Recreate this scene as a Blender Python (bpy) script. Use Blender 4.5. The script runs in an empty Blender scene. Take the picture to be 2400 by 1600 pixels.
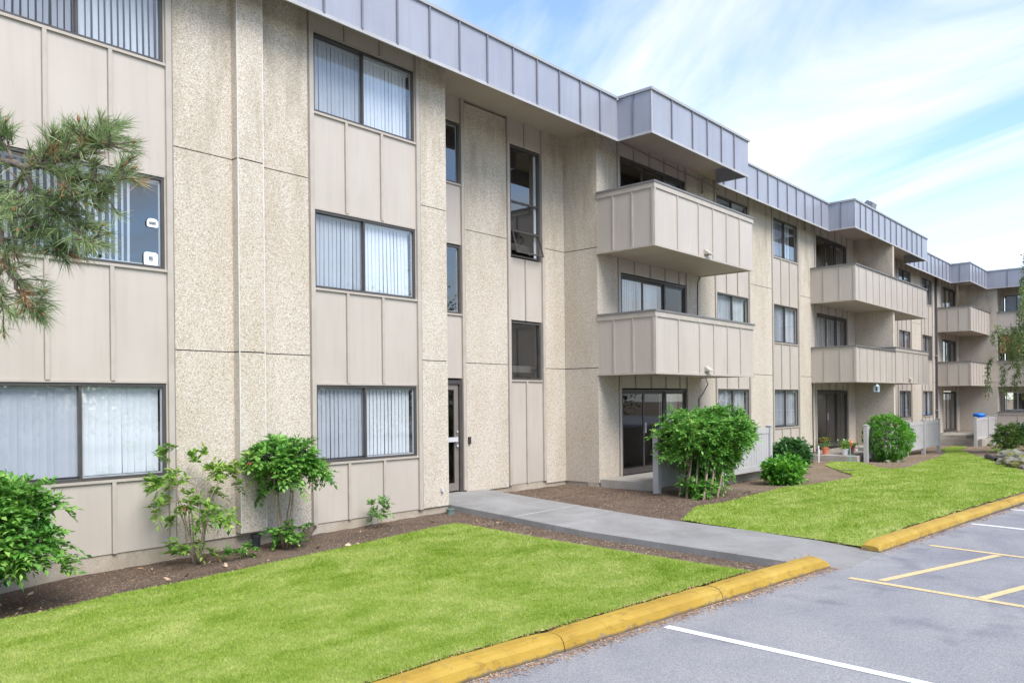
import bpy, math, random
import numpy as np
from mathutils import Vector, noise
R = math.radians
SC = bpy.context.scene
COL = SC.collection

# ------------------------------------------------------------------ camera, sky, sun, exposure
EYE = 2.13                       # eye height over the parking lot; all geometry below is written relative to the eye
cam = bpy.data.cameras.new("camera")
camo = bpy.data.objects.new("camera", cam)
COL.objects.link(camo)
cam.sensor_width = 36.0
cam.lens = 27.80
cam.shift_y = 0.0578
cam.clip_end = 2000
YAW, ROLL, DIST = R(41.4582), R(-0.5665), 10.3002
camo.rotation_mode = 'XYZ'
from mathutils import Matrix
_m = Matrix.Rotation(YAW - math.pi / 2, 4, 'Z') @ Matrix.Rotation(math.pi / 2, 4, 'X') @ Matrix.Rotation(ROLL, 4, 'Z')
_m.translation = (0, -DIST, EYE)
camo.matrix_world = _m
SC.camera = camo

SUN_EL, SUN_AZ = R(50), R(-104)   # azimuth of the sun measured from +X
w = bpy.data.worlds.new("World")
SC.world = w
w.use_nodes = True
nt = w.node_tree
nt.nodes.clear()
def N(t, typ, **kw):
    n = t.nodes.new(typ)
    for k, v in kw.items(): setattr(n, k, v)
    return n
out = N(nt, 'ShaderNodeOutputWorld')
bg = N(nt, 'ShaderNodeBackground')
bg.inputs['Strength'].default_value = 0.125
sky = N(nt, 'ShaderNodeTexSky')
sky.sky_type = 'NISHITA'
sky.sun_disc = False
sky.sun_elevation = SUN_EL
sky.sun_rotation = math.pi / 2 - SUN_AZ
sky.air_density = 1.0; sky.dust_density = 0.6; sky.ozone_density = 1.4
tc = N(nt, 'ShaderNodeTexCoord')
sep = N(nt, 'ShaderNodeSeparateXYZ'); nt.links.new(tc.outputs['Generated'], sep.inputs[0])
zz = N(nt, 'ShaderNodeMath', operation='ADD'); zz.inputs[1].default_value = 0.16
mx = N(nt, 'ShaderNodeMath', operation='MAXIMUM'); mx.inputs[1].default_value = 0.0
nt.links.new(sep.outputs[2], mx.inputs[0]); nt.links.new(mx.outputs[0], zz.inputs[0])
dx = N(nt, 'ShaderNodeMath', operation='DIVIDE'); dy = N(nt, 'ShaderNodeMath', operation='DIVIDE')
nt.links.new(sep.outputs[0], dx.inputs[0]); nt.links.new(zz.outputs[0], dx.inputs[1])
nt.links.new(sep.outputs[1], dy.inputs[0]); nt.links.new(zz.outputs[0], dy.inputs[1])
cmb = N(nt, 'ShaderNodeCombineXYZ'); nt.links.new(dx.outputs[0], cmb.inputs[0]); nt.links.new(dy.outputs[0], cmb.inputs[1])
vr = N(nt, 'ShaderNodeVectorRotate', rotation_type='Z_AXIS'); vr.inputs['Angle'].default_value = R(-58); nt.links.new(cmb.outputs[0], vr.inputs[0])
mp = N(nt, 'ShaderNodeMapping'); mp.inputs['Scale'].default_value = (0.48, 1.1, 1)
mp.inputs['Location'].default_value = (3.1, 1.4, 0)
nt.links.new(vr.outputs[0], mp.inputs[0])
n1 = N(nt, 'ShaderNodeTexNoise'); n1.inputs['Scale'].default_value = 1.3; n1.inputs['Detail'].default_value = 10; n1.inputs['Roughness'].default_value = 0.55; n1.inputs['Distortion'].default_value = 0.9
nt.links.new(mp.outputs[0], n1.inputs['Vector'])
rmp = N(nt, 'ShaderNodeValToRGB')
rmp.color_ramp.elements[0].position = 0.40; rmp.color_ramp.elements[0].color = (0.06, 0.06, 0.06, 1)
rmp.color_ramp.elements[1].position = 0.67; rmp.color_ramp.elements[1].color = (1, 1, 1, 1)
nt.links.new(n1.outputs['Fac'], rmp.inputs[0])
mixc = N(nt, 'ShaderNodeMixRGB'); nt.links.new(rmp.outputs[0], mixc.inputs[0])
mixc.inputs[2].default_value = (2.05, 2.12, 2.20, 1)
skm = N(nt, 'ShaderNodeMixRGB', blend_type='MULTIPLY'); skm.inputs[0].default_value = 1; skm.inputs[2].default_value = (0.48, 0.525, 0.58, 1)
nt.links.new(sky.outputs[0], skm.inputs[1]); nt.links.new(skm.outputs[0], mixc.inputs[1])
nt.links.new(mixc.outputs[0], bg.inputs[0]); nt.links.new(bg.outputs[0], out.inputs[0])

sl = bpy.data.lights.new("sun", 'SUN'); sl.energy = 1.10; sl.angle = R(36); sl.color = (1.0, 0.985, 0.96)
so = bpy.data.objects.new("sun", sl); COL.objects.link(so)
sd = Vector((math.cos(SUN_AZ) * math.cos(SUN_EL), math.sin(SUN_AZ) * math.cos(SUN_EL), math.sin(SUN_EL)))
so.rotation_euler = sd.to_track_quat('Z', 'Y').to_euler(); so.location = sd * 60
SC.view_settings.view_transform = 'Standard'; SC.view_settings.look = 'None'
SC.view_settings.gamma = 1.0; SC.view_settings.exposure = 2.2; SC.view_settings.use_curve_mapping = False

# ------------------------------------------------------------------ materials
def material(name, col, rough=0.6, col2=None, scale=3.0, detail=5, spec=0.5, metal=0.0, bump=0.0, bscale=40.0, stretch=(1, 1, 1),
             lo=0.35, hi=0.65, coat=0.0, bdist=0.02, grime=0.0):
    m = bpy.data.materials.new(name); m.use_nodes = True
    t = m.node_tree; b = t.nodes['Principled BSDF']
    b.inputs['Base Color'].default_value = (*col, 1); b.inputs['Roughness'].default_value = rough
    b.inputs['Metallic'].default_value = metal; b.inputs['Specular IOR Level'].default_value = spec
    b.inputs['Coat Weight'].default_value = coat
    co = N(t, 'ShaderNodeTexCoord'); mpn = N(t, 'ShaderNodeMapping'); mpn.inputs['Scale'].default_value = stretch
    t.links.new(co.outputs['Object'], mpn.inputs[0])
    if col2 is not None:
        n = N(t, 'ShaderNodeTexNoise'); n.inputs['Scale'].default_value = scale; n.inputs['Detail'].default_value = detail
        t.links.new(mpn.outputs[0], n.inputs['Vector'])
        r = N(t, 'ShaderNodeValToRGB'); r.color_ramp.elements[0].position = lo; r.color_ramp.elements[1].position = hi
        r.color_ramp.elements[0].color = (*col, 1); r.color_ramp.elements[1].color = (*col2, 1)
        t.links.new(n.outputs['Fac'], r.inputs[0]); t.links.new(r.outputs[0], b.inputs['Base Color'])
    if grime:
        g1_ = tex(t, 'ShaderNodeTexNoise', mapping(t, co.outputs['Object'], (7, 7, 0.45)), 1.4, 6, 0.65); g2_ = tex(t, 'ShaderNodeTexNoise', co.outputs['Object'], 0.8, 4, 0.6)
        prev = b.inputs['Base Color'].links[0].from_socket
        cc = mixnode(t, prev, ramp(t, g1_.outputs['Fac'], [(0.34, (0.86, 0.845, 0.82)), (0.52, (1, 1, 1)), (1, (1.02, 1.02, 1.02))]), grime, 'MULTIPLY')
        cc = mixnode(t, cc, ramp(t, g2_.outputs['Fac'], [(0.3, (0.93, 0.92, 0.90)), (0.7, (1.05, 1.05, 1.05))]), grime, 'MULTIPLY')
        t.links.new(cc, b.inputs['Base Color'])
    if bump:
        n = N(t, 'ShaderNodeTexNoise'); n.inputs['Scale'].default_value = bscale; n.inputs['Detail'].default_value = 4
        t.links.new(co.outputs['Object'], n.inputs['Vector'])
        bp = N(t, 'ShaderNodeBump'); bp.inputs['Strength'].default_value = bump; bp.inputs['Distance'].default_value = bdist
        t.links.new(n.outputs['Fac'], bp.inputs['Height']); t.links.new(bp.outputs[0], b.inputs['Normal'])
    return m

def mixnode(t, a, b, fac, mode='MIX'):
    n = N(t, 'ShaderNodeMixRGB', blend_type=mode)
    for i, v in ((0, fac), (1, a), (2, b)):
        if isinstance(v, (int, float)): n.inputs[i].default_value = v
        elif isinstance(v, tuple): n.inputs[i].default_value = (*v, 1)
        else: t.links.new(v, n.inputs[i])
    return n.outputs[0]
def tex(t, kind, vec, scale, detail=4, rough=0.5, dist=0.0):
    n = N(t, kind)
    n.inputs['Scale'].default_value = scale
    if kind == 'ShaderNodeTexNoise':
        n.inputs['Detail'].default_value = detail; n.inputs['Roughness'].default_value = rough; n.inputs['Distortion'].default_value = dist
    t.links.new(vec, n.inputs['Vector']); return n
def ramp(t, fac, stops):
    r = N(t, 'ShaderNodeValToRGB'); e = r.color_ramp.elements
    e[0].position, e[0].color = stops[0][0], (*stops[0][1], 1)
    e[1].position, e[1].color = stops[-1][0], (*stops[-1][1], 1)
    for p, c in stops[1:-1]:
        x = e.new(p); x.color = (*c, 1)
    t.links.new(fac, r.inputs[0]); return r.outputs[0]
def base(name, rough=0.7, spec=0.4):
    m = bpy.data.materials.new(name); m.use_nodes = True; t = m.node_tree; b = t.nodes['Principled BSDF']
    b.inputs['Roughness'].default_value = rough; b.inputs['Specular IOR Level'].default_value = spec
    co = N(t, 'ShaderNodeTexCoord')
    return m, t, b, co.outputs['Object']
def mapping(t, vec, scale):
    n = N(t, 'ShaderNodeMapping'); n.inputs['Scale'].default_value = scale; t.links.new(vec, n.inputs[0]); return n.outputs[0]
def setbump(t, b, h, strength, dist):
    n = N(t, 'ShaderNodeBump'); n.inputs['Strength'].default_value = strength; n.inputs['Distance'].default_value = dist
    t.links.new(h, n.inputs['Height']); t.links.new(n.outputs[0], b.inputs['Normal'])

def mk_stucco():
    m, t, b, v = base('exposed_aggregate', 0.85, 0.25)
    vo = tex(t, 'ShaderNodeTexVoronoi', v, 92)
    wn = N(t, 'ShaderNodeSeparateColor'); t.links.new(vo.outputs['Color'], wn.inputs[0])
    peb = ramp(t, wn.outputs[0], [(0.0, (0.32, 0.262, 0.205)), (0.15, (0.44, 0.380, 0.312)), (0.45, (0.525, 0.463, 0.388)), (0.7, (0.57, 0.518, 0.450)), (1.0, (0.69, 0.655, 0.610))])
    gap = ramp(t, vo.outputs['Distance'], [(0.45, (1, 1, 1)), (0.85, (0.62, 0.60, 0.58))])
    c = mixnode(t, peb, gap, 0.62, 'MULTIPLY')
    st = tex(t, 'ShaderNodeTexNoise', mapping(t, v, (1, 1, 0.35)), 1.1, 6, 0.6)
    stc = ramp(t, st.outputs['Fac'], [(0.3, (0.90, 0.85, 0.77)), (0.5, (0.99, 0.96, 0.92)), (0.7, (1.06, 1.03, 1.0))])
    c = mixnode(t, c, stc, 1.0, 'MULTIPLY')
    # algae and run-off staining under the roof edge, rain splash near the ground
    sp = N(t, 'ShaderNodeSeparateXYZ'); t.links.new(v, sp.inputs[0])
    s2 = tex(t, 'ShaderNodeTexNoise', mapping(t, v, (2.2, 2.2, 0.5)), 1.6, 5, 0.6)
    mr = N(t, 'ShaderNodeMapRange'); mr.inputs[1].default_value = 3.9; mr.inputs[2].default_value = 6.1; t.links.new(sp.outputs[2], mr.inputs[0])
    mu = N(t, 'ShaderNodeMath', operation='MULTIPLY'); t.links.new(mr.outputs[0], mu.inputs[0])
    st2 = ramp(t, s2.outputs['Fac'], [(0.44, (0, 0, 0)), (0.70, (0.62, 0.62, 0.62))])
    t.links.new(st2, mu.inputs[1])
    c = mixnode(t, c, (0.27, 0.225, 0.155), mu.outputs[0])
    mr2 = N(t, 'ShaderNodeMapRange'); mr2.inputs[1].default_value = -0.6; mr2.inputs[2].default_value = -1.9; mr2.inputs[4].default_value = 0.55; t.links.new(sp.outputs[2], mr2.inputs[0])
    mu2 = N(t, 'ShaderNodeMath', operation='MULTIPLY'); t.links.new(mr2.outputs[0], mu2.inputs[0]); t.links.new(ramp(t, s2.outputs['Fac'], [(0.3, (0, 0, 0)), (0.6, (1, 1, 1))]), mu2.inputs[1])
    c = mixnode(t, c, (0.40, 0.31, 0.21), mu2.outputs[0])
    t.links.new(c, b.inputs['Base Color'])
    setbump(t, b, vo.outputs['Distance'], -0.55, 0.012)
    return m
def mk_soil():
    m, t, b, v = base('garden_soil', 0.95, 0.15)
    a = tex(t, 'ShaderNodeTexNoise', v, 1.2, 6, 0.6)
    f = tex(t, 'ShaderNodeTexNoise', v, 38, 5, 0.7)
    vo = tex(t, 'ShaderNodeTexVoronoi', v, 55)
    s = N(t, 'ShaderNodeSeparateColor'); t.links.new(vo.outputs['Color'], s.inputs[0])
    sp = N(t, 'ShaderNodeSeparateXYZ'); t.links.new(v, sp.inputs[0])
    dark = ramp(t, a.outputs['Fac'], [(0.3, (0.098, 0.068, 0.052)), (0.7, (0.165, 0.120, 0.092))])
    dry = ramp(t, a.outputs['Fac'], [(0.3, (0.17, 0.125, 0.085)), (0.7, (0.26, 0.20, 0.14))])
    mr = N(t, 'ShaderNodeMapRange'); mr.inputs[1].default_value = 14.5; mr.inputs[2].default_value = 20; t.links.new(sp.outputs[0], mr.inputs[0])
    c = mixnode(t, dark, dry, mr.outputs[0])
    c = mixnode(t, c, ramp(t, f.outputs['Fac'], [(0.3, (0.55, 0.55, 0.55)), (0.72, (1.45, 1.42, 1.38))]), 1.0, 'MULTIPLY')
    c = mixnode(t, c, (0.30, 0.22, 0.15), ramp(t, s.outputs[1], [(0.90, (0, 0, 0)), (0.93, (0.8, 0.8, 0.8))]))
    t.links.new(c, b.inputs['Base Color']); setbump(t, b, f.outputs['Fac'], 0.9, 0.03)
    return m
def mk_asphalt():
    m, t, b, v = base('worn_asphalt', 0.85, 0.3)
    a = tex(t, 'ShaderNodeTexNoise', v, 0.55, 6, 0.6, 0.5)
    f = tex(t, 'ShaderNodeTexNoise', v, 140, 3, 0.7)
    vo = tex(t, 'ShaderNodeTexVoronoi', v, 120)
    s = N(t, 'ShaderNodeSeparateColor'); t.links.new(vo.outputs['Color'], s.inputs[0])
    c = ramp(t, a.outputs['Fac'], [(0.3, (0.192, 0.190, 0.212)), (0.46, (0.243, 0.238, 0.250)), (0.7, (0.298, 0.289, 0.290))])
    c = mixnode(t, c, ramp(t, s.outputs[0], [(0.0, (0.45, 0.45, 0.46)), (0.5, (0.95, 0.95, 0.95)), (1.0, (1.7, 1.68, 1.65))]), 0.42, 'MULTIPLY')
    oi = tex(t, 'ShaderNodeTexNoise', v, 1.3, 3, 0.5, 0.2)
    c = mixnode(t, c, ramp(t, oi.outputs['Fac'], [(0.0, (0.62, 0.62, 0.66)), (0.33, (0.80, 0.80, 0.84)), (0.42, (1, 1, 1)), (1.0, (1, 1, 1))]), 1.0, 'MULTIPLY')
    cr = tex(t, 'ShaderNodeTexNoise', mapping(t, v, (1, 1, 1)), 2.6, 8, 0.75, 2.0)
    c = mixnode(t, c, (0.07, 0.07, 0.085), ramp(t, cr.outputs['Fac'], [(0.0, (0, 0, 0)), (0.27, (0.5, 0.5, 0.5)), (0.33, (0, 0, 0)), (1.0, (0, 0, 0))]))
    t.links.new(c, b.inputs['Base Color']); setbump(t, b, f.outputs['Fac'], 0.5, 0.008)
    return m
def mk_concrete(name, c0, c1, c2, bump=0.4):
    m, t, b, v = base(name, 0.88, 0.25)
    a = tex(t, 'ShaderNodeTexNoise', v, 1.3, 7, 0.65, 0.4)
    f = tex(t, 'ShaderNodeTexNoise', v, 110, 3, 0.7)
    c = ramp(t, a.outputs['Fac'], [(0.3, c0), (0.5, c1), (0.7, c2)])
    c = mixnode(t, c, ramp(t, f.outputs['Fac'], [(0.3, (0.72, 0.72, 0.72)), (0.7, (1.25, 1.25, 1.25))]), 1.0, 'MULTIPLY')
    t.links.new(c, b.inputs['Base Color']); setbump(t, b, f.outputs['Fac'], bump, 0.006)
    return m
def mk_kerb():
    m, t, b, v = base('yellow_kerb_paint', 0.6, 0.4)
    a = tex(t, 'ShaderNodeTexNoise', v, 2.0, 6, 0.6)
    c = ramp(t, a.outputs['Fac'], [(0.3, (0.33, 0.195, 0.022)), (0.55, (0.40, 0.255, 0.034)), (0.75, (0.46, 0.32, 0.08))])
    w1 = tex(t, 'ShaderNodeTexNoise', v, 9, 9, 0.8)
    sp = N(t, 'ShaderNodeSeparateXYZ'); t.links.new(v, sp.inputs[0])
    mr = N(t, 'ShaderNodeMapRange'); mr.inputs[1].default_value = -2.06; mr.inputs[2].default_value = -2.13; mr.inputs[3].default_value = 0.0; mr.inputs[4].default_value = 0.17
    t.links.new(sp.outputs[2], mr.inputs[0])
    ad = N(t, 'ShaderNodeMath', operation='ADD'); t.links.new(w1.outputs['Fac'], ad.inputs[0]); t.links.new(mr.outputs[0], ad.inputs[1])
    wear = ramp(t, ad.outputs[0], [(0.61, (0, 0, 0)), (0.65, (0.8, 0.8, 0.8))])
    c = mixnode(t, c, (0.20, 0.16, 0.11), wear)
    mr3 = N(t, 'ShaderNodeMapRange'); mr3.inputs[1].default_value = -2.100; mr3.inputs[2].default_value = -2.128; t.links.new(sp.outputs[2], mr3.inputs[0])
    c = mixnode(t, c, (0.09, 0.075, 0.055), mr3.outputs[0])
    w2 = tex(t, 'ShaderNodeTexNoise', mapping(t, v, (1, 1, 3)), 3.2, 6, 0.7, 1.5)
    c = mixnode(t, c, ramp(t, w2.outputs['Fac'], [(0.0, (0.60, 0.55, 0.5)), (0.36, (0.74, 0.70, 0.66)), (0.46, (1, 1, 1)), (1, (1, 1, 1))]), 1.0, 'MULTIPLY')
    t.links.new(c, b.inputs['Base Color'])
    f = tex(t, 'ShaderNodeTexNoise', v, 45, 4, 0.6); setbump(t, b, f.outputs['Fac'], 0.45, 0.012)
    return m
def mk_paint(name, c0, wearcol, amount=0.60):
    m, t, b, v = base(name, 0.75, 0.3)
    w1 = tex(t, 'ShaderNodeTexNoise', v, 30, 8, 0.8)
    c = mixnode(t, c0, wearcol, ramp(t, w1.outputs['Fac'], [(amount, (0, 0, 0)), (amount + 0.06, (0.8, 0.8, 0.8))]))
    t.links.new(c, b.inputs['Base Color']); return m
def mk_foliage(name, dark, mid, light, trans=0.35, rough=0.45, patch=2.0):
    m, t, b, v = base(name, rough, 0.45)
    g = N(t, 'ShaderNodeNewGeometry')
    n = tex(t, 'ShaderNodeTexNoise', v, patch, 2, 0.5)
    ad = N(t, 'ShaderNodeMath', operation='MULTIPLY_ADD'); ad.inputs[1].default_value = 0.65
    t.links.new(g.outputs['Random Per Island'], ad.inputs[0])
    mu = N(t, 'ShaderNodeMath', operation='MULTIPLY_ADD'); mu.inputs[1].default_value = 1.2; mu.inputs[2].default_value = -0.42
    t.links.new(n.outputs['Fac'], mu.inputs[0]); t.links.new(mu.outputs[0], ad.inputs[2])
    c = ramp(t, ad.outputs[0], [(0.05, dark), (0.5, mid), (0.95, light)])
    t.links.new(c, b.inputs['Base Color'])
    tr = N(t, 'ShaderNodeBsdfTranslucent'); t.links.new(c, tr.inputs[0])
    mx_ = N(t, 'ShaderNodeMixShader'); mx_.inputs[0].default_value = trans
    t.links.new(b.outputs[0], mx_.inputs[1]); t.links.new(tr.outputs[0], mx_.inputs[2])
    t.links.new(mx_.outputs[0], t.nodes['Material Output'].inputs[0])
    return m
def mk_grass(name, k=1.0):
    m, t, b, v = base(name, 0.6, 0.25)
    g = N(t, 'ShaderNodeNewGeometry')
    n = tex(t, 'ShaderNodeTexNoise', mapping(t, v, (1, 1.5, 1)), 1.3, 7, 0.72, 0.3)
    c1 = ramp(t, n.outputs['Fac'], [(0.32, (0.225, 0.345, 0.03)), (0.47, (0.335, 0.445, 0.08)), (0.68, (0.50, 0.56, 0.18))])
    r = ramp(t, g.outputs['Random Per Island'], [(0.0, (0.74, 0.77, 0.7)), (0.85, (1.12, 1.1, 1.05)), (1.0, (1.4, 1.25, 1.4))])
    c = mixnode(t, c1, r, k, 'MULTIPLY')
    t.links.new(c, b.inputs['Base Color'])
    tr = N(t, 'ShaderNodeBsdfTranslucent'); t.links.new(c, tr.inputs[0])
    mx_ = N(t, 'ShaderNodeMixShader'); mx_.inputs[0].default_value = 0.35
    t.links.new(b.outputs[0], mx_.inputs[1]); t.links.new(tr.outputs[0], mx_.inputs[2])
    t.links.new(mx_.outputs[0], t.nodes['Material Output'].inputs[0])
    return m
def mk_glass(name, refl, tint=(0.9, 0.93, 0.95), screen=0.0):
    m = bpy.data.materials.new(name); m.use_nodes = True; t = m.node_tree; t.nodes.clear()
    o = N(t, 'ShaderNodeOutputMaterial'); tr = N(t, 'ShaderNodeBsdfTransparent'); tr.inputs[0].default_value = (*tint, 1)
    gl = N(t, 'ShaderNodeBsdfGlossy'); gl.inputs['Roughness'].default_value = 0.012
    co = N(t, 'ShaderNodeTexCoord'); n = tex(t, 'ShaderNodeTexNoise', co.outputs['Object'], 0.6, 0)
    bp = N(t, 'ShaderNodeBump'); bp.inputs['Strength'].default_value = 0.05; bp.inputs['Distance'].default_value = 0.02
    t.links.new(n.outputs['Fac'], bp.inputs['Height']); t.links.new(bp.outputs[0], gl.inputs['Normal'])
    fr = N(t, 'ShaderNodeLayerWeight'); fr.inputs['Blend'].default_value = 0.5
    pw = N(t, 'ShaderNodeMath', operation='POWER'); pw.inputs[1].default_value = 3.2; t.links.new(fr.outputs['Facing'], pw.inputs[0])
    mr = N(t, 'ShaderNodeMath', operation='MULTIPLY_ADD'); mr.inputs[1].default_value = 0.9; mr.inputs[2].default_value = refl; mr.use_clamp = True
    t.links.new(pw.outputs[0], mr.inputs[0])
    ms = N(t, 'ShaderNodeMixShader'); t.links.new(mr.outputs[0], ms.inputs[0]); t.links.new(tr.outputs[0], ms.inputs[1]); t.links.new(gl.outputs[0], ms.inputs[2])
    last = ms
    if screen:
        d = N(t, 'ShaderNodeBsdfDiffuse'); d.inputs[0].default_value = (0.10, 0.10, 0.12, 1)
        m2 = N(t, 'ShaderNodeMixShader'); m2.inputs[0].default_value = screen
        t.links.new(ms.outputs[0], m2.inputs[1]); t.links.new(d.outputs[0], m2.inputs[2]); last = m2
    t.links.new(last.outputs[0], o.inputs[0]); return m

M = {}
M['stucco'] = mk_stucco()
M['siding'] = material('beige_siding', (0.440, 0.382, 0.330), 0.40, (0.475, 0.415, 0.360), 1.6, 4, 0.5, stretch=(1, 1, 0.4), bump=0.12, bscale=2.2, bdist=0.012, grime=0.35)
M['trim'] = material('beige_trim', (0.44, 0.382, 0.325), 0.45, (0.39, 0.34, 0.285), 4)
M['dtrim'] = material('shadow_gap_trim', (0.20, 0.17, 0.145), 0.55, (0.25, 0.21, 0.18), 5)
M['soffit'] = material('painted_soffit', (0.50, 0.42, 0.355), 0.6, (0.46, 0.385, 0.325), 2)
M['fascia'] = material('grey_metal_fascia', (0.300, 0.305, 0.355), 0.34, (0.335, 0.34, 0.385), 1.2, 4, 0.6, metal=0.15, stretch=(1, 1, 0.5), bump=0.25, bscale=1.8, bdist=0.015, grime=0.45)
M['seam'] = material('fascia_seam', (0.16, 0.165, 0.20), 0.4, (0.20, 0.20, 0.24), 3, metal=0.2)
M['cap'] = material('roof_edge_cap', (0.33, 0.33, 0.35), 0.45, (0.36, 0.32, 0.20), 2.4, 7, lo=0.58, hi=0.66)
M['drip'] = material('drip_edge', (0.42, 0.41, 0.42), 0.5, (0.36, 0.34, 0.33), 3)
M['railcap'] = material('balcony_rail_cap', (0.15, 0.14, 0.14), 0.5, (0.19, 0.175, 0.17), 3)
M['bronze'] = material('bronze_frame', (0.055, 0.048, 0.045), 0.4, (0.075, 0.065, 0.06), 4)
M['alu'] = material('silver_frame', (0.55, 0.55, 0.56), 0.35, (0.5, 0.5, 0.5), 4)
M['white'] = material('white_vinyl', (0.78, 0.79, 0.82), 0.5, (0.72, 0.73, 0.76), 3)
M['blind'] = material('vinyl_blind', (0.85, 0.85, 0.86), 0.6, (0.80, 0.80, 0.81), 5)
M['interior'] = material('dim_room', (0.13, 0.115, 0.10), 0.8, (0.10, 0.09, 0.08), 1)
M['lobby'] = material('stairwell_plaster', (0.42, 0.36, 0.32), 0.8, (0.37, 0.32, 0.28), 1)
M['joint'] = material('joint_gap', (0.10, 0.095, 0.105), 0.8, (0.07, 0.06, 0.06), 6)
M['found'] = mk_concrete('foundation_concrete', (0.26, 0.21, 0.16), (0.38, 0.32, 0.25), (0.46, 0.41, 0.35), 0.5)
M['walk'] = mk_concrete('walkway_concrete', (0.205, 0.195, 0.184), (0.265, 0.255, 0.245), (0.315, 0.303, 0.292), 0.8)
M['patio'] = mk_concrete('patio_concrete', (0.28, 0.25, 0.21), (0.36, 0.33, 0.29), (0.41, 0.385, 0.35), 0.3)
M['soil'] = mk_soil(); M['asphalt'] = mk_asphalt(); M['kerb'] = mk_kerb()
M['wline'] = mk_paint('white_line_paint', (0.72, 0.72, 0.74), (0.22, 0.22, 0.23), 0.60)
M['yline'] = mk_paint('yellow_line_paint', (0.62, 0.47, 0.24), (0.27, 0.25, 0.23), 0.53)
M['grass'] = mk_grass('grass_blades'); M['turf'] = mk_grass('turf', 0.0)
M['glass'] = mk_glass('window_glass', 0.19); M['sglass'] = mk_glass('screened_glass', 0.10, (0.78, 0.81, 0.85), 0.14)
M['dglass'] = mk_glass('door_glass', 0.05, (0.55, 0.56, 0.60))
M['fence'] = material('grey_vinyl_fence', (0.40, 0.38, 0.375), 0.5, (0.44, 0.42, 0.415), 2, bump=0.03)
M['groove'] = material('fence_groove', (0.26, 0.245, 0.24), 0.6, (0.28, 0.26, 0.25), 3)
M['bark'] = material('shrub_bark', (0.20, 0.145, 0.10), 0.85, (0.33, 0.26, 0.19), 30, bump=0.5, bscale=60)
M['dbark'] = material('dark_bark', (0.10, 0.075, 0.055), 0.9, (0.19, 0.145, 0.11), 18, bump=0.7, bscale=50)
M['moss'] = material('mossy_stone', (0.20, 0.19, 0.17), 0.9, (0.15, 0.14, 0.035), 4.5, 6, lo=0.45, hi=0.60, bump=0.7, bscale=14, bdist=0.05)
M['leaf_a'] = mk_foliage('glossy_green_leaf', (0.045, 0.15, 0.025), (0.135, 0.35, 0.05), (0.36, 0.58, 0.13))
M['leaf_b'] = mk_foliage('yellow_green_leaf', (0.08, 0.20, 0.03), (0.21, 0.39, 0.055), (0.46, 0.55, 0.13))
M['leaf_c'] = mk_foliage('deep_green_leaf', (0.02, 0.07, 0.02), (0.05, 0.15, 0.035), (0.12, 0.27, 0.07))
M['leaf_d'] = mk_foliage('fresh_green_leaf', (0.035, 0.15, 0.014), (0.12, 0.36, 0.03), (0.30, 0.56, 0.08))
M['leaf_birch'] = mk_foliage('birch_leaf', (0.10, 0.17, 0.05), (0.22, 0.32, 0.10), (0.42, 0.50, 0.22), 0.5)
M['needle'] = mk_foliage('pine_needle', (0.07, 0.12, 0.035), (0.20, 0.285, 0.10), (0.50, 0.56, 0.30), 0.25, 0.4, 5.0)
M['dneedle'] = mk_foliage('dead_needle', (0.25, 0.12, 0.05), (0.42, 0.24, 0.11), (0.55, 0.37, 0.20), 0.2)
M['cone'] = material('pine_bud', (0.20, 0.095, 0.04), 0.8, (0.32, 0.17, 0.08), 30)
M['redleaf'] = mk_foliage('red_leaf', (0.45, 0.05, 0.03), (0.60, 0.09, 0.05), (0.65, 0.22, 0.12))
M['litter'] = mk_foliage('dry_litter', (0.20, 0.10, 0.05), (0.38, 0.22, 0.12), (0.55, 0.42, 0.30), 0.0, 0.8)
M['chip'] = mk_foliage('bark_chip', (0.10, 0.06, 0.04), (0.26, 0.18, 0.12), (0.50, 0.40, 0.28), 0.0, 0.9)
M['birch'] = material('birch_bark', (0.62, 0.58, 0.50), 0.8, (0.20, 0.17, 0.14), 7, 6, lo=0.55, hi=0.62, stretch=(1, 1, 3))
M['black'] = material('black_plastic', (0.02, 0.02, 0.025), 0.5, (0.035, 0.035, 0.04), 5)
M['pipe'] = material('dark_downpipe', (0.045, 0.04, 0.06), 0.5, (0.06, 0.055, 0.075), 5)
M['bamboo'] = material('bamboo_shade', (0.36, 0.15, 0.06), 0.7, (0.46, 0.24, 0.12), 12, stretch=(0.3, 0.3, 6))
M['terra'] = material('terracotta', (0.55, 0.16, 0.08), 0.8, (0.62, 0.22, 0.12), 6)
M['pinkpot'] = material('pink_glazed_pot', (0.75, 0.25, 0.30), 0.4, (0.78, 0.32, 0.36), 6)
M['whitepot'] = material('white_pot', (0.7, 0.7, 0.72), 0.5, (0.62, 0.62, 0.65), 6)
M['blue'] = material('blue_plastic', (0.01, 0.15, 0.62), 0.4, (0.02, 0.19, 0.68), 4)
M['orange'] = material('orange_petal', (0.75, 0.18, 0.04), 0.6, (0.80, 0.27, 0.08), 8)
M['teal'] = material('teal_stake', (0.12, 0.42, 0.42), 0.5, (0.10, 0.36, 0.36), 8)
M['mat'] = material('coir_mat', (0.16, 0.11, 0.07), 0.95, (0.22, 0.16, 0.10), 30, bump=0.5)
M['shoe'] = material('white_shoe', (0.7, 0.7, 0.72), 0.6, (0.55, 0.56, 0.6), 20)
M['palebl'] = material('pale_blue_enamel', (0.55, 0.68, 0.75), 0.5, (0.6, 0.72, 0.78), 8)
M['green'] = material('green_plastic_box', (0.09, 0.14, 0.12), 0.6, (0.12, 0.17, 0.15), 10)
M['flood'] = material('grey_lamp_housing', (0.16, 0.165, 0.18), 0.4, (0.20, 0.205, 0.22), 8)
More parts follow.
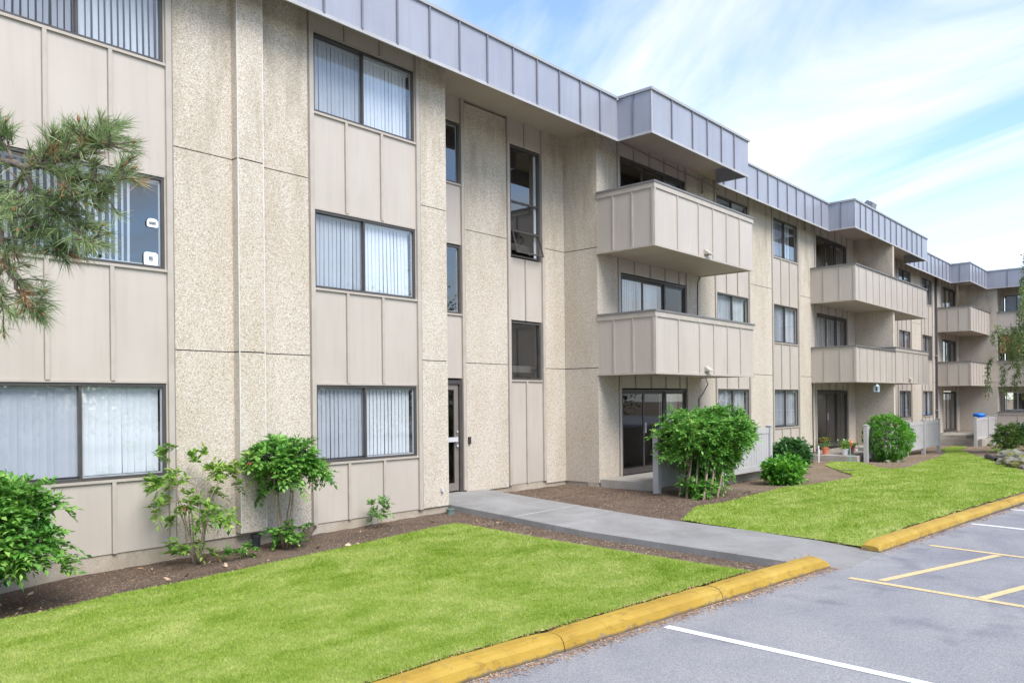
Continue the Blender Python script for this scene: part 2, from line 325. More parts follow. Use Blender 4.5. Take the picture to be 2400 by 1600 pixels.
M['lens'] = material('lamp_lens', (0.6, 0.62, 0.64), 0.2, (0.55, 0.57, 0.6), 8)
M['qr'] = material('dark_print', (0.10, 0.11, 0.12), 0.6, (0.22, 0.23, 0.24), 60)

# ------------------------------------------------------------------ mesh helpers
class MB:
    """collects shapes, in (along wall, depth into building, height) when a transform is set"""
    def __init__(s, T=None):
        s.v = []; s.f = []; s.m = []; s.mats = []; s.T = T or (lambda a, d, z: (a, d, z)); s.smooth = False
    def mi(s, m):
        if m not in s.mats: s.mats.append(m)
        return s.mats.index(m)
    def add(s, vs, fs, m):
        o = len(s.v); s.v += [s.T(*p) for p in vs]; k = s.mi(m)
        for f in fs: s.f.append(tuple(i + o for i in f)); s.m.append(k)
    def box(s, a0, a1, d0, d1, z0, z1, m):
        s.add([(a0, d0, z0), (a1, d0, z0), (a1, d1, z0), (a0, d1, z0), (a0, d0, z1), (a1, d0, z1), (a1, d1, z1), (a0, d1, z1)],
              [(0, 3, 2, 1), (4, 5, 6, 7), (0, 1, 5, 4), (1, 2, 6, 5), (2, 3, 7, 6), (3, 0, 4, 7)], m)
    def sheet(s, a0, a1, d, z0, z1, m):
        s.add([(a0, d, z0), (a1, d, z0), (a1, d, z1), (a0, d, z1)], [(0, 1, 2, 3)], m)
    def tube(s, pts, rad, m, n=6, cap=True):
        pts = [Vector(p) for p in pts]; vs = []; fs = []
        rad = rad if isinstance(rad, (list, tuple)) else [rad] * len(pts)
        for i, p in enumerate(pts):
            d = (pts[min(i + 1, len(pts) - 1)] - pts[max(i - 1, 0)])
            if d.length < 1e-9: d = Vector((0, 0, 1))
            d.normalize(); u = d.cross(Vector((0.31, 0.17, 0.93))); u = u.normalized() if u.length > 1e-3 else Vector((1, 0, 0)); q = d.cross(u)
            for k in range(n):
                t = 2 * math.pi * k / n; vs.append(tuple(p + (u * math.cos(t) + q * math.sin(t)) * rad[i]))
        for i in range(len(pts) - 1):
            for k in range(n):
                a = i * n + k; b = i * n + (k + 1) % n; fs.append((a, b, b + n, a + n))
        if cap: fs.append(tuple(range(n))[::-1]); fs.append(tuple(range((len(pts) - 1) * n, len(pts) * n)))
        s.add(vs, fs, m)
    def lathe(s, c, prof, m, n=20):
        vs = []; fs = []
        for r, z in prof:
            for k in range(n): t = 2 * math.pi * k / n; vs.append((c[0] + r * math.cos(t), c[1] + r * math.sin(t), c[2] + z))
        for i in range(len(prof) - 1):
            for k in range(n): a = i * n + k; b = i * n + (k + 1) % n; fs.append((a, b, b + n, a + n))
        fs.append(tuple(range(n))[::-1]); fs.append(tuple(range((len(prof) - 1) * n, len(prof) * n)))
        s.add(vs, fs, m)
    def build_unused(s):
        return None
    def _b(s, name, parent=None, label=None, cat=None, group=None, kind=None, bevel=0):
        me = bpy.data.meshes.new(name)
        off = Vector(parent.matrix_basis.translation) if parent and 'origin' not in parent else Vector(parent['origin']) if parent else Vector((0, 0, 0))
        me.from_pydata([tuple(Vector(p) - off) for p in s.v], [], s.f)
        for m in s.mats: me.materials.append(M[m])
        me.polygons.foreach_set('material_index', s.m)
        if s.smooth: me.polygons.foreach_set('use_smooth', [True] * len(s.f))
        me.update()
        o = bpy.data.objects.new(name, me); COL.objects.link(o); o.parent = parent
        tag(o, label, cat, group, kind)
        if parent is not None: ORG[o.name] = tuple(off)
        if bevel:
            b = o.modifiers.new('bevel', 'BEVEL'); b.width = bevel; b.segments = 2; b.limit_method = 'ANGLE'
        return o
ORG = {}
def tag(o, label=None, cat=None, group=None, kind=None):
    if label: o['label'] = label
    if cat: o['category'] = cat
    if group: o['group'] = group
    if kind: o['kind'] = kind
def root(name, loc, label, cat, group=None):
    o = bpy.data.objects.new(name, None); COL.objects.link(o); o.location = loc; o.empty_display_size = 0.2
    bpy.context.view_layer.update(); tag(o, label, cat, group); ORG[o.name] = tuple(loc); return o
def _off(parent): return Vector(ORG.get(parent.name, (0, 0, 0))) if parent else Vector((0, 0, 0))
def _build(s, name, parent=None, label=None, cat=None, group=None, kind=None, bevel=0):
    me = bpy.data.meshes.new(name); off = _off(parent)
    me.from_pydata([tuple(Vector(p) - off) for p in s.v], [], s.f)
    for m in s.mats: me.materials.append(M[m])
    me.polygons.foreach_set('material_index', s.m)
    if s.smooth: me.polygons.foreach_set('use_smooth', [True] * len(s.f))
    me.update()
    o = bpy.data.objects.new(name, me); COL.objects.link(o); o.parent = parent
    tag(o, label, cat, group, kind); ORG[o.name] = tuple(off)
    if bevel:
        b = o.modifiers.new('bevel', 'BEVEL'); b.width = bevel; b.segments = 2; b.limit_method = 'ANGLE'
    return o
MB.build = _build
def npmesh(name, V, F, mat, parent=None, smooth=False, midx=None, mats=None):
    """fast mesh from numpy arrays; F is (n,3)"""
    off = np.array(_off(parent)); V = np.asarray(V, dtype=np.float32) - off.astype(np.float32); F = np.asarray(F, dtype=np.int32)
    me = bpy.data.meshes.new(name); me.vertices.add(len(V)); me.vertices.foreach_set('co', V.ravel())
    me.loops.add(F.size); me.loops.foreach_set('vertex_index', F.ravel())
    k = F.shape[1]; me.polygons.add(len(F)); me.polygons.foreach_set('loop_start', np.arange(0, F.size, k, dtype=np.int32))
    me.polygons.foreach_set('loop_total', np.full(len(F), k, dtype=np.int32))
    for m in (mats or [mat]): me.materials.append(M[m])
    if midx is not None: me.polygons.foreach_set('material_index', np.asarray(midx, dtype=np.int32))
    if smooth: me.polygons.foreach_set('use_smooth', np.ones(len(F), dtype=bool))
    me.update(calc_edges=True)
    o = bpy.data.objects.new(name, me); COL.objects.link(o); o.parent = parent; ORG[o.name] = tuple(off); return o

# ------------------------------------------------------------------ terrain
def sstep(a, b, x):
    t = np.clip((x - a) / (b - a), 0, 1); return t * t * (3 - 2 * t)
WY = [-7.2, -6.9, -6.0, -4.7, -3.0, -1.5, 0.0, 0.93, 1.4]; WZ = [-2.128, -2.125, -2.10, -2.07, -2.03, -1.945, -1.86, -1.80, -1.80]
def walkz(y): return np.interp(y, WY, WZ)
def soil0(x, y):
    a = np.interp(x, [-6, 2.8, 3.5, 9.6, 14.5, 17, 28, 37, 44, 60], [-2.25, -2.11, -2.05, -1.95, -1.95, -2.08, -2.17, -2.34, -2.46, -2.6])
    b = np.interp(x, [-6, 10, 20, 44, 60], [-2.03, -2.02, -2.04, -2.3, -2.4])
    return a + (b - a) * np.clip((-y - 2.0) / 3.5, 0, 1)
def soilz(x, y):
    x = np.asarray(x, float); y = np.asarray(y, float)
    z = soil0(x, y)
    wgt = (1 - sstep(1.15, 2.3, np.abs(x - 10.75))) * (1 - sstep(0.5, 1.0, y))
    edge = np.where(x < 10.75, 0.10, 0.035)
    z = z * (1 - wgt) + (walkz(y) - edge) * wgt
    z = z - 0.03 * (x < 9.9) * (y > -1.2)
    return z
KL1 = [(-12, -5.0), (-4, -5.55), (2, -5.95), (4.3, -6.06), (5.24, -6.18), (6.06, -6.26), (7.2, -6.38), (8.4, -6.52), (10.06, -6.71)]
KL2 = [(11.42, -6.89), (13.19, -7.04), (15.0, -7.19), (18.5, -7.5), (24, -8.05), (32, -8.9), (45, -10.4), (75, -14.0)]
def kline(x): return np.interp(x, [p[0] for p in KL1 + KL2], [p[1] for p in KL1 + KL2])
def asph(x): return -2.13 - 0.0075 * np.maximum(0, np.asarray(x, float) - 14)

xs = np.concatenate([np.arange(-12, 0, 1.0), np.arange(0, 16, 0.12), np.arange(16, 34, 0.3), np.arange(34, 75.1, 1.0)])
ts = np.linspace(0, 1, 64)
X, Tt = np.meshgrid(xs, ts, indexing='ij'); Yk = kline(X) + 0.13; Yg = Yk + (1.35 - Yk) * Tt
Z = soilz(X, Yg)
rng = np.random.default_rng(3)
nz = np.array([noise.fractal(Vector((float(a) * 3, float(b) * 3, 0)), 0.6, 2.0, 4) for a, b in zip(X.ravel(), Yg.ravel())]).reshape(X.shape)
Z = Z + nz * 0.012
nx_, ny_ = X.shape
idx = np.arange(nx_ * ny_).reshape(nx_, ny_)
F = np.stack([idx[:-1, :-1], idx[1:, :-1], idx[1:, 1:], idx[:-1, 1:]], -1).reshape(-1, 4)
o = npmesh('soil_bed', np.stack([X, Yg, Z], -1).reshape(-1, 3), F, 'soil', smooth=True); tag(o, kind='structure')

# parking lot, sloping gently away to the right
xa = np.array([-150, -60, -12, -4, 2, 4.3, 6, 8, 10, 12, 14, 18, 24, 32, 45, 75, 120]); 
mb = MB()
for i in range(len(xa) - 1):
    x0, x1 = float(xa[i]), float(xa[i + 1]); z0, z1 = float(asph(x0)), float(asph(x1))
    mb.add([(x0, -70, z0), (x1, -70, z1), (x1, float(kline(x1)) + 0.2, z1), (x0, float(kline(x0)) + 0.2, z0)], [(0, 1, 2, 3)], 'asphalt')
mb.build('parking_lot', kind='structure')
mb = MB(); mb.add([(-600, -600, -3.4), (900, -600, -3.4), (900, 600, -3.4), (-600, 600, -3.4)], [(0, 1, 2, 3)], 'soil'); mb.build('ground', kind='structure')

# kerbs
def kerb(path, blk, name):
    P = np.array(path, float); seg = np.r_[0, np.cumsum(np.hypot(*np.diff(P, axis=0).T))]; L = seg[-1]
    prof = [(0.0, -0.03), (0.004, 0.03), (0.022, 0.095), (0.05, 0.125), (0.10, 0.142), (0.19, 0.145), (0.235, 0.13), (0.25, 0.10), (0.25, -0.03)]
    mb = MB(); s = L if name == 'a' else 0.0; r = random.Random(5)
    cuts = []
    if name == 'a':
        while s > 0: e = max(0, s - blk * r.uniform(0.95, 1.05)); cuts.append((e, s)); s = e
    else:
        while s < L: e = min(L, s + blk * r.uniform(0.95, 1.05)); cuts.append((s, e)); s = e
    for (s0, s1) in cuts:
        n = max(4, int((s1 - s0) / 0.15)); vs = []; jz = r.uniform(-0.004, 0.004); jy = r.uniform(-0.006, 0.006)
        for i in range(n + 1):
            t = s0 + 0.004 + (s1 - s0 - 0.008) * i / n
            x = np.interp(t, seg, P[:, 0]); y = np.interp(t, seg, P[:, 1])
            xb = np.interp(min(t + .1, L), seg, P[:, 0]) - np.interp(max(t - .1, 0), seg, P[:, 0]); yb = np.interp(min(t + .1, L), seg, P[:, 1]) - np.interp(max(t - .1, 0), seg, P[:, 1])
            l = math.hypot(xb, yb); nx2, ny2 = -yb / l, xb / l
            endd = (L - t) if name == 'a' else t
            q = 1 - 0.35 * math.exp(-endd / 0.06)
            e = 0.012 if i in (0, n) else 0
            for a, h in prof:
                hh = (h * q - (e if h > 0.05 else 0)) if h > 0 else h
                aa = a + jy + 0.006 * noise.noise(Vector((t * 3, a * 9, 1))); hh += jz + 0.006 * noise.noise(Vector((t * 4, a * 7, 5)))
                vs.append((x + nx2 * aa, y + ny2 * aa, float(asph(x)) + hh))
        k = len(prof); fs = []
        for i in range(n):
            for j in range(k - 1): fs.append((i * k + j, (i + 1) * k + j, (i + 1) * k + j + 1, i * k + j + 1))
        fs.append(tuple(range(k))); fs.append(tuple(range(n * k, n * k + k))[::-1])
        mb.add(vs, fs, 'kerb')
    mb.smooth = False
    o = mb.build('kerb', kind='structure'); return o
kerb(KL1, 2.35, 'a'); kerb(KL2, 1.55, 'b')

# walkway
mb = MB()
rows = [(1.0, 9.95, 11.8), (0.0, 9.95, 11.8), (-1.5, 9.95, 11.8), (-2.35, 9.95, 11.8)], [(-2.365, 9.95, 11.8), (-3.0, 9.95, 11.8), (-4.7, 9.96, 11.8), (-6.0, 9.99, 11.7), (-6.9, 10.06, 11.44)]
for rw in rows:
    vs = []; fs = []
    for (y, xl, xr) in rw:
        z = float(walkz(y)); vs += [(xl, y, z - 0.12), (xl, y, z - 0.006), (xl + 0.012, y, z), (xr - 0.012, y, z), (xr, y, z - 0.006), (xr, y, z - 0.12)]
    for i in range(len(rw) - 1):
        for j in range(5): fs.append((i * 6 + j, i * 6 + j + 1, (i + 1) * 6 + j + 1, (i + 1) * 6 + j))
    fs.append(tuple(range(6))[::-1]); k = (len(rw) - 1) * 6; fs.append(tuple(range(k, k + 6)))
    mb.add(vs, fs, 'walk')
mb.build('walkway', kind='structure')
mb = MB(); zj = float(walkz(-1.5))
mb.box(9.97, 11.79, -1.512, -1.488, zj - 0.02, zj + 0.003, 'drip'); mb.build('walkway_joint', kind='structure')

# painted lines on the lot
def line(p, q, wd, m):
    p = Vector(p); q = Vector(q); d = (q - p).normalized(); n = Vector((-d.y, d.x)) * wd / 2; mb = MB()
    pts = [p - n, q - n, q + n, p + n]
    k = max(1, int((q - p).length / 1.0)); vs = []; fs = []
    for i in range(k + 1):
        c = p + (q - p) * i / k
        for s in (-1, 1): vs.append((c.x + n.x * s, c.y + n.y * s, float(asph(c.x)) + 0.004))
    for i in range(k): fs.append((2 * i, 2 * i + 2, 2 * i + 3, 2 * i + 1))
    mb.add(vs, fs, m); mb.build('parking_line', kind='structure')
line((6.50, -6.46), (6.30, -12.0), 0.10, 'wline')
line((15.03, -7.27), (14.1, -12.0), 0.10, 'wline')
line((17.5, -7.43), (16.6, -12.0), 0.10, 'wline')
line((9.62, -7.09), (9.0, -12.0), 0.10, 'yline')
line((12.44, -7.27), (11.7, -12.0), 0.10, 'yline')
line((9.70, -7.42), (12.22, -8.16), 0.10, 'yline')
line((9.50, -8.48), (12.0, -9.22), 0.10, 'yline')
line((9.36, -9.55), (11.9, -10.3), 0.10, 'yline')

# ------------------------------------------------------------------ lawns (turf sheet + blades)
LAWN_L = [(-11.5, -1.6), (-3, -1.7), (1.5, -1.45), (2.47, -1.42), (3.54, -1.54), (4.21, -1.58), (6.47, -1.47), (8.15, -1.34), (8.9, -1.30), (8.83, -1.95), (8.73, -3.48), (8.8, -4.65), (8.86, -6.24), (8.4, -6.24), (7.2, -6.12), (6.06, -5.99), (5.24, -5.91), (4.3, -5.80), (2, -5.69), (-4, -5.28), (-11.5, -4.75)]
LAWN_R = [(12.0, -3.53), (13.0, -3.28), (13.75, -3.43), (14.54, -3.38), (17.65, -2.94), (19.16, -3.3), (21.19, -3.37), (22.2, -3.0), (23.05, -2.43), (25.2, -1.2), (26.8, -0.8), (27.2, -1.5), (26.67, -1.95), (25.2, -2.7), (24.6, -3.3), (25.4, -3.58), (28.5, -3.2), (32.2, -2.85), (36.5, -2.1), (39.3, -1.2), (42.58, -0.95), (43.2, -1.5), (39.1, -2.0), (33.8, -3.6), (30.6, -4.7), (28.48, -5.37), (25.64, -6.43), (24, -7.2), (23.5, -7.72), (18.5, -7.22), (15, -6.91), (13.19, -6.76), (11.75, -6.62), (11.82, -6.0), (11.86, -4.7)]
def inside(poly, x, y):
    c = np.zeros(x.shape, bool); n = len(poly); j = n - 1
    for i in range(n):
        xi, yi = poly[i]; xj, yj = poly[j]
        if yi != yj: c ^= ((yi > y) != (yj > y)) & (x < (xj - xi) * (y - yi) / (yj - yi) + xi)
        j = i
    return c
def lawn(poly, step, nb, hmin, hmax, wd, xr, seed, yr):
    rg = np.random.default_rng(seed)
    # turf: fine cells so that the edge stays ragged like a real lawn edge
    P = np.array(poly)
    xs = np.arange(P[:, 0].min(), P[:, 0].max(), step); ys = np.arange(P[:, 1].min(), P[:, 1].max(), step)
    Xc, Yc = np.meshgrid(xs + step / 2, ys + step / 2, indexing='ij'); ok = inside(poly, Xc, Yc)
    Xv, Yv = np.meshgrid(np.r_[xs, xs[-1] + step], np.r_[ys, ys[-1] + step], indexing='ij'); Zv = soilz(Xv, Yv) + 0.026
    id_ = np.arange(Xv.size).reshape(Xv.shape)
    F = np.stack([id_[:-1, :-1], id_[1:, :-1], id_[1:, 1:], id_[:-1, 1:]], -1)[ok]
    used = np.unique(F); mp_ = np.full(Xv.size, -1); mp_[used] = np.arange(len(used))
    V = np.stack([Xv, Yv, Zv], -1).reshape(-1, 3)[used]
    o = npmesh('lawn', V, mp_[F], 'turf', smooth=True); tag(o, kind='structure')
    # blades
    u = rg.random(nb * 3); v = rg.random(nb * 3)
    x = xr[0] + (xr[1] - xr[0]) * u ** 1.0; y = yr[0] + (yr[1] - yr[0]) * v
    # denser close to the viewer
    dd = np.hypot(x, y + DIST); keep = rg.random(len(x)) < np.clip((6.0 / dd) ** 1.1, 0.12, 1)
    x, y = x[keep], y[keep]
    jx = x + rg.normal(0, 0.02, len(x)); jy = y + rg.normal(0, 0.02, len(x))
    ok = inside(poly, jx, jy); x, y = x[ok], y[ok]
    n = len(x); dd = np.hypot(x, y + DIST)
    h = rg.uniform(hmin, hmax, n); wdt = wd * np.clip(dd / 6, 0.8, 3.0) * rg.uniform(0.7, 1.3, n); h = h * np.clip(dd / 9, 0.9, 1.4)
    a = rg.uniform(0, 2 * np.pi, n); ln = rg.normal(0, 0.55, (n, 2)) * h[:, None]
    z = soilz(x, y) + 0.02
    b0 = np.stack([x - np.cos(a) * wdt, y - np.sin(a) * wdt, z], -1); b1 = np.stack([x + np.cos(a) * wdt, y + np.sin(a) * wdt, z], -1)
    tp = np.stack([x + ln[:, 0], y + ln[:, 1], z + h], -1)
    V = np.stack([b0, b1, tp], 1).reshape(-1, 3); F = np.arange(n * 3).reshape(-1, 3)
    o = npmesh('grass', V, F, 'grass'); tag(o, 'bright green mown grass blades', 'grass', kind='stuff'); return o
g1 = lawn(LAWN_L, 0.05, 360000, 0.012, 0.030, 0.0035, (0.5, 9.1), 1, (-6.4, -1.1)); g1['label'] = 'bright green mown grass left of the walkway, inside the near yellow kerb'
g2 = lawn(LAWN_R, 0.08, 440000, 0.012, 0.030, 0.0040, (11.6, 43.5), 2, (-7.8, -0.6)); g2['label'] = 'bright green mown grass right of the walkway, along the far yellow kerb'

# leaf litter and bark chips (uncountable)
def scatter(n, fx, mat, size, name, label, seed, flat=0.35, lift=0.006, zf=soilz, cat='litter'):
    rg = np.random.default_rng(seed); P = fx(rg, n); x, y = P[:, 0], P[:, 1]; n = len(x); z = zf(x, y) + lift
    c = np.stack([x, y, z], -1); a = rg.uniform(0, 2 * np.pi, n); s = size * rg.uniform(0.5, 1.5, n); as_ = rg.uniform(0.25, 0.7, n)
    u = np.stack([np.cos(a), np.sin(a), rg.normal(0, flat, n)], -1); v = np.stack([-np.sin(a), np.cos(a), rg.normal(0, flat, n)], -1)
    V = np.stack([c - u * s[:, None], c + v * (s * as_)[:, None], c + u * s[:, None], c - v * (s * as_)[:, None]], 1).reshape(-1, 3)
    V[:, 2] = np.maximum(V[:, 2], np.repeat(z - lift + 0.002, 4))
    o = npmesh(name, V, np.arange(n * 4).reshape(-1, 4), mat); tag(o, label, cat, kind='stuff'); return o
def rect(x0, x1, y0, y1, excl=None):
    def f(rg, n):
        P = np.stack([rg.uniform(x0, x1, n), rg.uniform(y0, y1, n)], -1)
        for e in (LAWN_L, LAWN_R): P = P[~inside(e, P[:, 0], P[:, 1])]
        return P
    return f
scatter(9000, rect(1.5, 9.9, -1.7, 0.0), 'chip', 0.007, 'bark_chips', 'fine bark chips over the dark soil bed below the left facade', 11, cat='bark chips')
scatter(9000, rect(8.7, 9.93, -6.2, -1.0), 'chip', 0.010, 'bark_chips', 'pale bark chips in the soil strip on the left of the walkway', 12, cat='bark chips')
scatter(9000, rect(11.85, 16.5, -3.4, 0.9), 'chip', 0.010, 'bark_chips', 'bark chips on the dark bed between walkway and leggy shrub', 13, cat='bark chips')
scatter(9000, rect(15, 46, -5.0, 0), 'chip', 0.014, 'bark_chips', 'dry chips on the tan soil along the patio fences', 14, cat='bark chips')
scatter(60, rect(2.5, 9.9, -1.7, -0.1), 'litter', 0.035, 'fallen_leaves', 'orange brown fallen leaves on the bed under the left windows', 15, 0.5, 0.012, cat='leaves')
def gutter(a, b, spread):
    def f(rg, n):
        x = rg.uniform(a, b, n); return np.stack([x, kline(x) - 0.01 - np.abs(rg.normal(0, spread, n))], -1)
    return f
scatter(4200, gutter(3.4, 10.1, 0.075), 'litter', 0.010, 'fallen_leaves', 'rusty dry needles and leaves gathered in the gutter of the near kerb', 16, 0.3, 0.006, lambda x, y: asph(x), 'leaves')
scatter(1800, gutter(11.4, 24, 0.06), 'litter', 0.014, 'fallen_leaves', 'rusty dry needles scattered below the far kerb', 17, 0.3, 0.006, lambda x, y: asph(x), 'leaves')
def kerbtop(rg, n):
    x = rg.uniform(3, 10, n); return np.stack([x, kline(x) + 0.235 + rg.normal(0, 0.02, n)], -1)
scatter(500, kerbtop, 'litter', 0.010, 'fallen_leaves', 'dry brown leaves lying on the back edge of the near kerb', 18, 0.4, 0.150, lambda x, y: asph(x), 'leaves')

# ------------------------------------------------------------------ the apartment building
BLD = root('apartment_building', (9.0, 0.0, -1.9), 'long three storey apartment block with pebbled piers, beige panels, balconies and grey metal roof edge', 'building')
BASE, SOF = -1.86, 6.05
HEAD = [0.272, 2.972, 5.697]; WH = 1.205
def Tmain(a, d, z): return (a, d, z)
XW = 48.6
def Twing(a, d, z): return (XW + d, -a, z)       # the wing that runs towards the viewer, its wall looks down the lawn
RND = random.Random(11)

def stucco(a0, a1, d=-0.02, z0=BASE, z1=SOF, th=0.30, T=Tmain, joints=(0.72, 3.42), name='stucco_pier'):
    mb = MB(T); zs = [z0] + [j for j in joints] + [z1]
    for i in range(len(zs) - 1):
        mb.box(a0, a1, d, d + th, zs[i] + (0.007 if i else 0), zs[i + 1] - (0.007 if i < len(zs) - 2 else 0), 'stucco')
    for j in joints: mb.box(a0 + 0.01, a1 - 0.01, d + 0.02, d + th - 0.01, j - 0.007, j + 0.007, 'joint')
    return mb.build(name, BLD)
def siding(a0, a1, z0, z1, batt, d=0.0, T=Tmain, th=0.12, dark=False):
    mb = MB(T); mb.box(a0, a1, d, d + th, z0, z1, 'siding')
    for b in batt:
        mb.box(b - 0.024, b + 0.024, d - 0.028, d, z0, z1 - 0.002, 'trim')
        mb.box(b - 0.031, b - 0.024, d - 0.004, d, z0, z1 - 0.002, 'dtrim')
    return mb.build('siding_panel', BLD)
def corner_trims(a0, a1, z0, z1, d=0.0, T=Tmain):
    for a, s in ((a0, 1), (a1, -1)):
        mb = MB(T); x0, x1 = sorted((a, a + s * 0.075)); mb.box(x0, x1, d - 0.045, d + 0.10, z0, z1, 'trim')
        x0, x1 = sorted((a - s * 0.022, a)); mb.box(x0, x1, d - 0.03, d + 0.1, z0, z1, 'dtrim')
        mb.build('corner_trim', BLD)
def blinds(a0, a1, z0, z1, d, parent, T, style, seed):
    if style == 'none': return
    r = random.Random(seed); mb = MB(T); p = 0.078; n = int((a1 - a0) / p); hw = 0.043
    base_ang = {'closed': 0.14, 'half': 0.45, 'open': 0.85}[style.split('_')[0]] + r.uniform(-0.06, 0.10)
    skip = set()
    if 'gap' in style: skip = set(range(int(n * 0.865), n))
    mb.box(a0, a1, d - 0.02, d + 0.02, z1 - 0.04, z1, 'blind')
    for i in range(n):
        if i in skip: continue
        x = a0 + p * (i + 0.5); an = base_ang + r.gauss(0, 0.05); dx_, dd = hw * math.cos(an), hw * math.sin(an); sw = r.gauss(0, 0.004) + (0.03 * (i - n * .5) / n if 'skew' in style else 0)
        c = 0.004
        mb.add([(x - dx_, d - dd, z1 - 0.04), (x, d + c, z1 - 0.04), (x + dx_, d + dd, z1 - 0.04), (x - dx_ + sw, d - dd, z0 + 0.02), (x + sw, d + c, z0 + 0.02), (x + dx_ + sw, d + dd, z0 + 0.02)],
               [(0, 1, 4, 3), (1, 2, 5, 4)], 'blind')
    mb.build('vertical_blinds', parent)
def window(a0, a1, z0, z1, d=0.0, T=Tmain, style='closed', mull=None, frame='bronze', screen=True, seed=0, pane='glass', split=None):
    """sliding window: frame and mullion > panes, blinds"""
    f = 0.038; mb = MB(T); mm = a0 + (a1 - a0) * 0.485 if mull is None else mull
    mb.box(a0, a0 + f, d - 0.02, d + 0.07, z0, z1, frame); mb.box(a1 - f, a1, d - 0.02, d + 0.07, z0, z1, frame)
    mb.box(a0 + f, a1 - f, d - 0.02, d + 0.07, z0, z0 + f, frame); mb.box(a0 + f, a1 - f, d - 0.02, d + 0.07, z1 - f, z1, frame)
    if mm: mb.box(mm - 0.016, mm + 0.016, d - 0.012, d + 0.05, z0 + f, z1 - f, frame)
    mb.box(a0 - 0.03, a1 + 0.03, d - 0.05, d - 0.0, z0 - 0.035, z0 - 0.002, 'trim')
    w_ = mb.build('window', BLD)
    edges = [a0 + f] + ([mm] if mm else []) + [a1 - f]
    for i in range(len(edges) - 1):
        mb = MB(T); sc = screen and i == 0 and mm
        l = edges[i] + (0.022 if i else 0); r_ = edges[i + 1] - (0.022 if i < len(edges) - 2 else 0); dd = d + (0.015 if i else 0.03)
        # light sash rail inside the dark frame, then the pane
        mb.sheet(l, r_, dd, z0 + f, z1 - f, 'sglass' if sc else pane); mb.build('pane', w_)
        if i and mm:
            mb = MB(T); s = 0.018
            mb.box(l, l + s, dd + 0.006, dd + 0.025, z0 + f, z1 - f, 'alu'); mb.box(r_ - s, r_, dd + 0.006, dd + 0.025, z0 + f, z1 - f, 'alu')
            mb.box(l + s, r_ - s, dd + 0.006, dd + 0.025, z1 - f - s, z1 - f, 'alu'); mb.box(l + s, r_ - s, dd + 0.006, dd + 0.025, z0 + f, z0 + f + s, 'alu'); mb.build('sash', w_)
    blinds(a0 + f, a1 - f, z0 + f, z1 - f, d + 0.10, w_, T, style, seed)
    return w_
def sliding_door(a0, a1, z0, z1, d=0.0, T=Tmain, seed=0, styles=('closed', 'none', 'closed'), leaves=3):
    f = 0.05; mb = MB(T)
    mb.box(a0, a0 + f, d - 0.02, d + 0.09, z0, z1, 'bronze'); mb.box(a1 - f, a1, d - 0.02, d + 0.09, z0, z1, 'bronze')
    mb.box(a0 + f, a1 - f, d - 0.02, d + 0.09, z1 - f, z1, 'bronze'); mb.box(a0 + f, a1 - f, d - 0.02, d + 0.09, z0, z0 + 0.07, 'bronze')
    o = mb.build('sliding_door', BLD); w_ = (a1 - a0 - 2 * f) / leaves
    for i in range(leaves):
        l = a0 + f + i * w_; r_ = l + w_; dd = d + (0.045 if i == 1 else 0.01); mb = MB(T); s = 0.06
        mb.box(l, l + s, dd, dd + 0.03, z0 + 0.07, z1 - f, 'bronze'); mb.box(r_ - s, r_, dd, dd + 0.03, z0 + 0.07, z1 - f, 'bronze')
        mb.box(l + s, r_ - s, dd, dd + 0.03, z1 - f - s, z1 - f, 'bronze'); mb.box(l + s, r_ - s, dd, dd + 0.03, z0 + 0.07, z0 + 0.07 + s, 'bronze')
        mb.sheet(l + s, r_ - s, dd + 0.012, z0 + 0.07 + s, z1 - f - s, 'glass' if styles[i] != 'none' else 'dglass'); mb.build('door_leaf', o)
        if styles[i] != 'none': blinds(l, r_, z0 + 0.1, z1 - f, d + 0.2, o, T, styles[i], seed + i)
    mb = MB(T); l = a0 + f + w_; mb.box(l + 0.015, l + 0.045, d - 0.015, d + 0.045, z0 + 0.95, z0 + 1.2, 'alu'); mb.build('handle', o)
    return o
def window_column(a0, a1, wa0, wa1, batt, styles, d=0.0, T=Tmain, base_=BASE, mull=None, seed=0):
    corner_trims(a0, a1, base_ - 0.01, SOF, d, T)
    lo = base_
    for i in range(3):
        z1 = HEAD[i]; z0 = z1 - (WH if i < 2 else WH + 0.015)
        siding(a0 + 0.075, a1 - 0.075, lo, z0 - 0.03, batt, d, T); window(wa0, wa1, z0, z1, d + 0.02, T, styles[i], mull, seed=seed + i * 7)
        # jamb fillers beside the window
        mb = MB(T); mb.box(a0 + 0.075, wa0 - 0.002, d + 0.0, d + 0.1, z0 - 0.03, z1 + 0.03, 'trim'); mb.box(wa1 + 0.002, a1 - 0.075, d + 0.0, d + 0.1, z0 - 0.03, z1 + 0.03, 'trim')
        mb.box(wa0 - 0.002, wa1 + 0.002, d - 0.015, d + 0.09, z1 + 0.001, z1 + 0.03, 'trim'); mb.build('window_trim', BLD)
        lo = z1 + 0.03
    siding(a0 + 0.075, a1 - 0.075, lo, SOF, batt, d, T)

